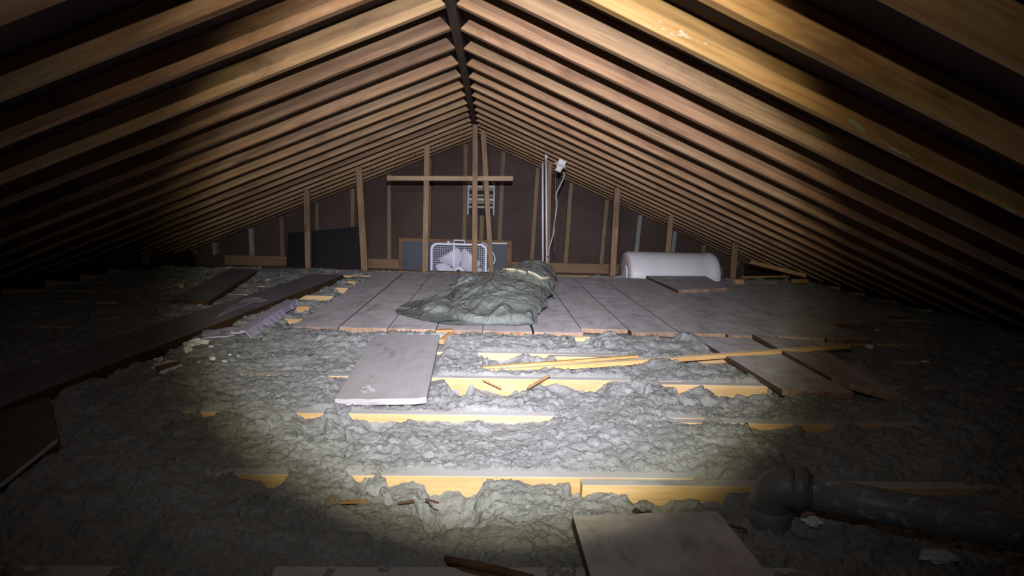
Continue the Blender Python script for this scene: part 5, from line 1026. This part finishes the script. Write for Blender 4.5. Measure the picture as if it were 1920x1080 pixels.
-58,-3,83,-61,-1,85,-56,2,90,-51,-5,102,-50,-6,112,-55,1,100,-57,-2,104,-50,-5,111,-52,-3,123,-40,-4,119,-34,-2,137,-34,0,150,-34,3,159,-35,5,170,-31,4,187,-35,10,199,-36,12,193,-29,11,204,-37,9,213,-33,11,217,
-32,16,212,-24,10,218,-23,13,217,-23,14,221,-23,16,214,-18,15,214,-19,16,212,-16,19,210,-11,20,204,-8,20,197,-8,18,197,-6,22,191,0,22,172,1,20,164,3,25,150,7,24,131,-88,-7,23,-75,-7,13,-89,-7,30,-87,-17,52,
-75,-11,81,-67,-10,91,-61,-6,99,-56,0,103,-51,0,110,-53,-2,120,-53,-2,112,-57,0,104,-55,-1,116,-56,-5,115,-43,0,130,-36,0,125,-33,4,141,-33,8,154,-34,6,167,-34,4,180,-36,11,195,-34,10,200,-31,12,197,-36,15,206,
-31,11,217,-30,11,217,-31,14,212,-27,18,216,-21,18,216,-24,16,221,-24,19,215,-20,19,212,-17,21,210,-11,20,208,-11,22,202,-10,22,201,-7,19,197,-5,22,182,-4,26,171,-1,26,161,13,22,135,-82,0,17,-74,-6,11,-72,-13,21,
-77,-9,34,-79,-11,81,-70,-11,88,-62,-4,104,-63,-9,110,-56,-7,118,-53,-6,123,-52,-4,111,-57,-2,105,-56,0,118,-58,-2,122,-48,-2,129,-42,2,135,-40,8,131,-37,5,150,-41,3,161,-38,8,179,-40,8,190,-41,7,192,-39,15,199,
-29,13,200,-33,16,212,-29,20,218,-33,20,219,-27,16,213,-23,14,214,-21,22,215,-25,18,221,-16,24,215,-17,24,216,-19,21,210,-10,19,205,-11,20,203,-5,27,202,-4,26,192,-8,24,179,2,30,165,0,24,157,8,30,134,-77,0,15,
-74,-3,11,-68,-7,16,-68,-11,23,-77,-11,79,-70,-7,89,-66,-7,97,-59,-5,108,-56,-2,119,-62,-1,128,-56,0,115,-60,4,109,-59,4,117,-54,-4,125,-56,4,126,-46,-1,129,-45,7,139,-41,4,135,-35,6,152,-35,7,165,-40,11,181,
-37,8,192,-36,16,191,-31,12,200,-31,13,202,-30,16,217,-28,17,216,-26,16,218,-27,21,213,-26,19,215,-20,18,216,-18,25,222,-16,24,217,-17,23,217,-16,21,214,-10,20,210,-12,26,208,-1,27,198,-8,23,188,-8,28,175,1,28,161,
0,32,154,6,28,127,-77,4,11,-70,-2,13,-71,-7,18,-77,-4,61,-75,-11,94,-69,-10,105,-71,-8,113,-61,0,123,-62,-4,127,-58,-2,128,-55,1,119,-58,1,110,-54,-2,117,-59,-1,128,-56,-1,124,-46,5,128,-46,10,141,-39,9,143,
-34,10,156,-32,6,171,-43,9,183,-42,13,193,-35,17,191,-31,18,197,-35,18,209,-36,17,215,-32,17,215,-28,19,217,-23,21,214,-22,21,214,-24,23,215,-20,28,222,-20,21,220,-19,28,215,-16,29,212,-12,29,210,-8,30,206,-5,27,195,
-9,28,183,-3,33,170,2,33,160,10,32,133,-72,2,10,-65,2,13,-65,-5,17,-68,-7,34,-75,-7,90,-76,-6,102,-69,-3,118,-69,-4,116,-66,-3,120,-59,-2,124,-59,4,129,-60,6,117,-59,0,122,-57,6,120,-59,2,131,-52,5,128,
-40,4,131,-47,11,141,-41,11,154,-40,15,162,-32,10,172,-42,12,188,-34,13,195,-36,15,191,-36,20,202,-37,22,210,-31,20,216,-27,22,214,-28,28,216,-27,20,216,-25,22,214,-24,29,216,-18,24,222,-18,26,218,-18,26,214,-16,31,211,
-9,29,209,-3,30,201,-5,32,190,-4,30,176,2,29,167,0,31,150,6,32,127,-66,7,10,-62,3,12,-65,2,16,-61,-1,20,-78,-10,75,-71,-9,92,-66,-4,109,-69,-5,123,-69,-2,122,-63,-1,126,-55,1,131,-59,3,121,-54,1,125,
-52,2,119,-57,5,125,-56,3,133,-48,4,132,-45,4,129,-43,8,138,-36,7,152,-35,11,162,-31,18,175,-40,20,191,-42,19,196,-32,23,193,-32,23,199,-31,24,211,-35,26,215,-32,28,213,-30,29,213,-24,28,214,-25,27,215,-20,32,218,
-16,31,222,-12,29,216,-12,30,213,-11,29,210,-8,28,208,-2,30,196,-2,32,183,-2,29,178,0,32,162,-4,38,143,5,35,120,-67,12,10,-57,6,16,-56,0,21,-61,-6,46,-78,-8,96,-75,-3,107,-71,-4,115,-72,2,129,-66,3,132,
-61,2,134,-62,6,127,-58,7,128,-62,5,118,-57,5,127,-58,10,133,-54,10,130,-54,11,133,-39,8,132,-40,15,138,-37,16,154,-39,18,163,-34,15,178,-39,21,194,-40,25,199,-39,21,195,-30,26,198,-35,29,206,-35,26,216,-27,25,214,
-28,27,217,-25,28,219,-24,29,220,-20,32,221,-20,27,221,-12,33,218,-10,33,215,-12,30,212,-2,34,204,-6,36,194,-3,38,187,1,34,170,-2,38,150,7,35,126,-61,13,10,-60,9,23,-62,0,30,-53,2,35,-80,-4,81,-79,-1,103,
-74,-4,116,-72,2,126,-67,2,132,-70,4,134,-60,9,134,-59,8,129,-64,4,118,-57,4,121,-59,8,129,-58,15,134,-59,14,130,-45,9,134,-43,11,132,-40,13,141,-34,20,155,-35,18,167,-36,19,181,-40,21,196,-38,23,200,-34,25,199,
-31,25,198,-32,26,206,-31,26,216,-28,31,217,-29,34,217,-23,34,218,-22,35,216,-21,33,217,-16,32,218,-14,37,217,-14,36,214,-10,35,211,-3,36,201,1,39,192,-4,35,183,0,41,161,2,35,148,12,36,130,-62,14,16,-56,5,26,
-56,-7,18,-77,-8,64,-80,-5,93,-77,-1,110,-77,4,118,-74,5,129,-69,2,133,-67,5,136,-67,3,128,-63,8,117,-60,8,117,-64,13,122,-56,15,128,-57,11,134,-50,11,133,-46,12,135,-42,19,133,-34,17,147,-39,19,155,-34,24,172,
-43,21,184,-40,22,197,-38,26,194,-37,28,193,-30,27,204,-33,32,209,-33,31,211,-27,33,209,-25,35,211,-22,30,214,-19,34,219,-19,35,222,-16,36,221,-15,40,222,-13,37,217,-7,34,209,-6,38,203,4,40,186,-1,36,175,3,43,162,
8,42,148,-3,35,116,-47,13,21,-49,9,14,-47,-5,24,-48,-13,23,-83,-2,69,-80,1,101,-82,6,111,-75,1,125,-69,9,127,-66,12,129,-65,6,132,-63,11,119,-60,15,116,-60,9,119,-56,10,125,-61,14,133,-60,15,133,-51,15,135,
-44,15,135,-44,22,134,-40,16,147,-37,22,161,-40,28,175,-44,27,189,-37,26,194,-36,26,189,-32,26,198,-37,33,201,-35,32,202,-30,32,202,-26,35,208,-23,32,216,-28,34,220,-26,36,224,-16,37,227,-18,36,226,-12,40,224,-11,44,221,
-9,42,214,-6,45,205,6,40,184,10,38,169,6,40,160,6,37,121,-46,9,24,-39,2,12,-41,-9,13,-69,-4,53,-86,-2,80,-86,1,103,-76,7,116,-76,3,126,-72,12,130,-69,10,133,-67,11,124,-62,9,117,-64,17,117,-65,18,119,
-62,15,132,-58,21,127,-61,17,131,-57,17,128,-45,19,131,-39,18,140,-43,23,149,-43,25,166,-43,28,182,-45,26,188,-43,32,191,-33,33,187,-36,34,193,-32,29,198,-34,35,196,-30,35,207,-29,35,213,-29,37,222,-25,40,225,-23,43,229,
-24,45,232,-20,42,230,-16,39,227,-14,40,222,-7,41,213,-2,45,202,5,42,184,3,45,170,13,44,141,14,43,110,-31,12,32,-27,5,18,-33,-10,21,-36,-18,21,-73,-3,54,-89,6,88,-86,7,106,-81,6,118,-77,8,123,-70,12,131,
-69,10,131,-68,16,125,-70,16,117,-61,17,118,-66,15,128,-61,19,131,-64,18,125,-56,17,124,-50,23,132,-50,27,133,-45,26,142,-43,24,157,-47,26,173,-42,33,178,-45,29,186,-39,33,188,-37,34,184,-30,30,189,-35,34,191,-30,38,203,
-31,41,213,-26,43,224,-29,45,229,-25,45,233,-20,40,234,-17,48,233,-17,47,233,-16,47,229,-12,45,223,-8,46,214,-1,46,200,-2,49,189,7,49,163,14,39,130,10,46,102,-25,8,32,-20,-9,19,-23,-18,29,-27,-21,32,-82,0,78,
-84,10,96,-80,10,113,-76,13,117,-75,15,123,-75,12,130,-71,18,127,-70,15,123,-66,22,115,-66,22,125,-68,18,130,-65,18,130,-60,21,120,-60,23,121,-60,29,131,-48,30,137,-49,29,145,-46,32,165,-47,34,172,-40,34,178,-38,30,180,
-38,36,183,-38,37,184,-37,37,184,-32,32,193,-31,40,203,-29,40,214,-30,39,227,-28,43,229,-24,43,236,-28,49,237,-19,44,236,-21,51,235,-16,48,228,-11,53,223,-6,46,210,-5,54,200,2,50,180,7,50,157,17,47,115,-11,10,35,
-16,-2,23,-15,-10,25,-13,-24,26,-34,-15,47,-83,7,77,-85,8,100,-79,11,114,-82,16,116,-77,17,125,-73,15,127,-72,15,118,-70,18,116,-70,18,117,-65,21,129,-67,25,130,-69,25,118,-60,27,116,-60,29,119,-54,24,137,-51,33,141,
-47,34,153,-52,36,165,-44,33,172,-40,33,171,-42,34,171,-35,38,176,-33,40,177,-31,42,190,-33,38,202,-31,40,208,-30,43,218,-33,46,229,-27,46,230,-29,52,236,-22,52,235,-19,47,236,-20,53,235,-12,49,227,-10,54,221,-4,49,207,
-1,53,193,6,48,171,8,54,149,16,44,105,-4,11,32,-6,-12,38,-7,-20,35,-9,-28,30,-52,-2,57,-85,9,74,-83,11,104,-85,15,113,-82,18,119,-74,15,117,-72,23,119,-75,20,124,-73,23,121,-71,22,122,-65,26,130,-69,21,119,
-65,26,112,-69,32,115,-57,30,121,-60,33,137,-58,30,147,-51,35,158,-51,32,165,-48,37,163,-46,36,164,-40,35,167,-38,40,168,-32,39,186,-32,41,198,-31,46,209,-31,45,212,-32,48,223,-32,51,231,-24,47,232,-25,48,238,-28,49,235,
-22,56,233,-21,57,234,-16,52,225,-10,57,217,-7,55,206,0,58,188,-1,55,173,18,54,125,-2,-5,16,-2,-21,17,-12,-36,17,-6,-33,18,-15,-23,30,-62,0,55,-86,12,78,-83,14,104,-85,17,114,-77,16,114,-75,21,123,-72,19,126,
-74,20,126,-69,22,124,-74,28,132,-70,28,117,-70,24,110,-71,32,109,-69,29,109,-59,35,123,-62,32,138,-50,33,146,-51,40,152,-52,35,159,-44,35,159,-38,38,162,-36,40,162,-39,37,172,-33,40,185,-31,42,203,-35,44,212,-29,50,217,
-30,47,228,-28,52,233,-24,51,231,-28,57,237,-28,58,233,-19,58,235,-19,55,228,-17,58,221,-14,61,215,-3,56,198,0,59,181,5,59,156,7,56,127,-17,-38,21,-13,-49,9,-16,-36,10,-17,-31,13,-21,-14,24,-64,0,49,-86,18,76,
-85,17,102,-88,24,111,-82,22,118,-79,20,124,-81,24,127,-77,29,129,-72,26,131,-67,29,124,-71,31,111,-71,32,103,-71,32,101,-71,38,107,-65,35,125,-58,34,137,-60,40,139,-54,39,146,-49,39,153,-47,41,155,-46,38,158,-35,42,162,
-32,39,174,-35,40,185,-28,49,202,-36,50,216,-33,53,220,-31,55,226,-33,56,233,-28,59,230,-28,53,237,-23,57,230,-23,56,234,-18,61,227,-14,61,217,-12,60,210,-10,55,197,-5,56,178,12,60,133,-33,-58,11,-27,-41,9,-24,-33,10,
-24,-22,11,-26,-12,23,-73,6,58,-83,21,81,-84,20,102,-84,23,112,-84,26,117,-82,30,121,-81,25,121,-79,31,122,-72,31,124,-71,29,121,-77,31,110,-74,32,98,-70,33,94,-71,35,109,-62,43,120,-61,35,126,-56,36,132,-50,41,136,
-50,39,146,-41,38,150,-38,46,153,-32,40,163,-31,46,175,-31,44,190,-31,50,204,-34,49,221,-37,51,226,-30,55,231,-25,55,229,-25,54,235,-28,55,231,-22,64,231,-22,58,226,-20,59,223,-14,59,215,-8,61,202,-9,63,189,-2,60,164,
6,57,127,-34,-61,10,-29,-49,9,-33,-33,13,-35,-28,14,-35,-16,10,-38,-8,14,-74,7,52,-84,24,75,-87,24,94,-86,30,104,-83,31,113,-78,25,119,-78,33,113,-74,28,116,-74,37,115,-72,33,116,-71,38,100,-75,36,92,-76,35,86,
-68,44,107,-62,42,111,-59,41,116,-51,34,127,-50,41,130,-47,41,140,-41,43,142,-40,44,150,-38,43,168,-31,43,182,-34,46,192,-35,51,207,-39,57,220,-37,52,228,-30,56,227,-31,59,229,-31,58,234,-26,65,227,-23,64,228,-19,59,219,
-15,66,216,-8,64,205,-7,65,194,-1,66,172,6,65,136,-51,-53,10,-43,-40,11,-42,-32,15,-41,-23,11,-44,-10,9,-46,-5,10,-68,13,41,-83,23,75,-90,25,88,-83,32,102,-80,32,110,-77,31,114,-79,34,108,-77,31,109,-77,36,108,
-74,38,110,-70,43,98,-75,42,91,-71,38,82,-73,41,103,-61,43,104,-58,42,110,-54,36,119,-47,41,126,-49,43,131,-39,43,144,-43,46,155,-37,44,178,-38,53,189,-35,50,199,-39,57,213,-37,57,222,-37,62,226,-32,62,230,-32,62,232,
-32,63,227,-25,62,228,-26,65,219,-18,68,216,-14,69,206,-11,62,201,-6,64,184,-3,65,161,-1,66,127,-50,-59,10,-50,-51,10,-53,-40,15,-50,-28,13,-51,-21,15,-54,-7,13,-51,-3,10,-62,12,30,-85,24,58,-85,29,86,-87,34,94,
-84,39,103,-84,36,109,-83,41,104,-79,41,105,-75,38,108,-72,41,98,-78,49,91,-80,42,76,-78,45,71,-69,46,98,-63,40,100,-53,38,108,-58,45,109,-49,48,121,-46,52,128,-47,45,146,-42,45,167,-39,46,177,-37,50,195,-38,59,206,
-41,58,214,-40,58,220,-37,60,221,-35,62,226,-27,65,227,-23,68,225,-22,64,217,-20,69,216,-15,70,207,-15,71,202,-11,70,187,-9,68,176,-1,69,135,-62,-56,10,-60,-43,12,-61,-37,16,-55,-24,16,-57,-17,11,-61,-9,10,-60,3,10,
-66,15,13,-82,25,53,-89,30,74,-87,36,87,-89,40,95,-87,44,103,-84,44,104,-77,43,105,-75,49,97,-78,48,90,-85,53,69,-84,46,55,-76,50,76,-68,46,93,-67,50,91,-56,46,100,-55,45,109,-55,50,117,-52,51,131,-48,55,154,
-41,54,166,-41,53,175,-41,53,194,-42,61,203,-33,59,209,-39,62,215,-36,62,218,-34,63,216,-31,64,221,-29,65,221,-22,70,212,-23,66,212,-16,68,204,-17,71,192,-6,68,179,3,69,139,-75,-51,10,-67,-35,14,-70,-30,17,-68,-17,13,
-64,-13,16,-72,0,18,-71,10,19,-69,19,13,-75,23,32,-84,37,55,-87,37,75,-84,44,85,-84,45,97,-80,51,99,-77,50,95,-84,59,87,-82,53,68,-92,60,49,-95,58,33,-78,58,66,-78,49,83,-66,49,91,-64,49,94,-60,55,102,
-54,59,115,-53,57,133,-49,50,158,-44,57,171,-43,57,176,-37,56,192,-41,63,201,-33,59,206,-34,56,203,-30,65,207,-33,65,210,-29,65,212,-23,66,214,-25,72,209,-19,70,203,-17,70,196,-9,75,183,-4,73,161,-5,71,132,-78,-50,10,
-75,-40,13,-75,-33,17,-77,-25,14,-75,-11,18,-81,-4,18,-79,1,19,-78,8,20,-80,25,15,-79,27,20,-77,42,26,-78,47,44,-83,43,67,-85,55,71,-82,61,85,-84,68,68,-101,64,51,-109,66,28,-107,66,17,-108,66,10,-86,62,54,
-80,58,70,-67,55,83,-65,54,91,-64,60,99,-62,56,114,-55,60,142,-55,56,158,-45,62,174,-43,60,184,-41,64,190,-35,57,188,-34,57,188,-31,56,191,-35,65,196,-30,61,195,-26,60,197,-26,58,195,-18,71,195,-15,71,192,-11,74,182,
-8,72,173,0,70,134,-89,-51,10,-100,-42,13,-111,-32,16,-122,-24,17,-129,-17,18,-123,41,30,-127,47,32,-127,60,36,-132,67,36,-135,78,37,-140,87,38,-143,100,41,-146,110,43,-144,122,47,-146,135,50,-143,146,50,-149,150,50,-145,155,48,
-144,161,45,-145,163,42,-144,168,37,-147,175,32,-148,179,28,-145,187,22,-147,192,18,-149,196,15,-143,205,14,-145,211,12,-140,220,10,88,101,157,80,97,155,69,102,162,64,97,164,58,91,166,57,90,167,49,77,165,44,74,159,33,82,164,
27,78,159,19,69,149,11,64,144,3,73,142,-23,63,130,
]
cells = []
for row in SACK_ROWS:
    for a_, b2_ in zip(row[1::2], row[2::2]): cells += [(i, row[0]) for i in range(a_, b2_+1)]
num = {c: k for k, c in enumerate(cells)}
rest = np.array([[SACK_X0+i*SACK_STEP+(SACK_STEP/2 if j % 2 else 0), SACK_Y0+j*SACK_STEP*.866, 0] for i, j in cells])
co = rest+np.array(SACK_OFF, dtype=float).reshape(-1, 3)/1000.0
co[:, 2] = np.maximum(co[:, 2]+.0235, .0285)
tri = []
for j in range(cells[-1][1]+1):
    for i in range(80):
        if j % 2 == 0: tt = [((i, j), (i+1, j), (i, j+1)), ((i+1, j), (i+1, j+1), (i, j+1))]
        else: tt = [((i, j), (i+1, j), (i+1, j+1)), ((i, j), (i+1, j+1), (i, j+1))]
        tri += [[num[c] for c in t] for t in tt if all(c in num for c in t)]
tri = np.array(tri)
cx_, cy_ = float(co[:, 0].mean()), float(co[:, 1].mean())
root = empty('plastic_sack', (cx_, cy_, .026), 'crumpled grey green plastic sack lying on the deck planks', 'sack')
me = bpy.data.meshes.new('sack_body'); me.from_pydata([(x-cx_, y-cy_, z-.026) for x, y, z in co], [], tri.tolist()); me.update()
me.materials.append(M['sack']); me.polygons.foreach_set('use_smooth', [True]*len(me.polygons))
so = bpy.data.objects.new('sack_body', me); C.objects.link(so); so.parent = root
sd_ = so.modifiers.new('round', 'SUBSURF'); sd_.levels = 1; sd_.render_levels = 1
from mathutils.bvhtree import BVHTree
bvh = BVHTree.FromPolygons([Vector(p) for p in co], [tuple(t) for t in tri.tolist()])
for pts in (((990, 510), (1003, 515), (1015, 522), (1029, 521)), ((944, 505), (958, 506), (972, 508), (986, 512))):
    hp = []
    for (x, y) in smooth_path([(a_, b2_, 0) for a_, b2_ in pts], 4) and [(p.x, p.y) for p in smooth_path([(a_, b2_, 0) for a_, b2_ in pts], 4)]:
        hit = bvh.ray_cast(CAM, ray(x, y).normalized())
        if hit[0] is not None: hp.append(hit[0]+hit[1].normalized()*(.004 if hit[1].dot(ray(x, y)) < 0 else -.004)-root.location)
    if len(hp) > 2:
        mb = MB()
        for p, q in zip(hp[:-1], hp[1:]): mb.bar(p, q+(q-p)*.05, .014, .003, (0, 0, 1))
        mb.build('drawstring', M['tie'], root)
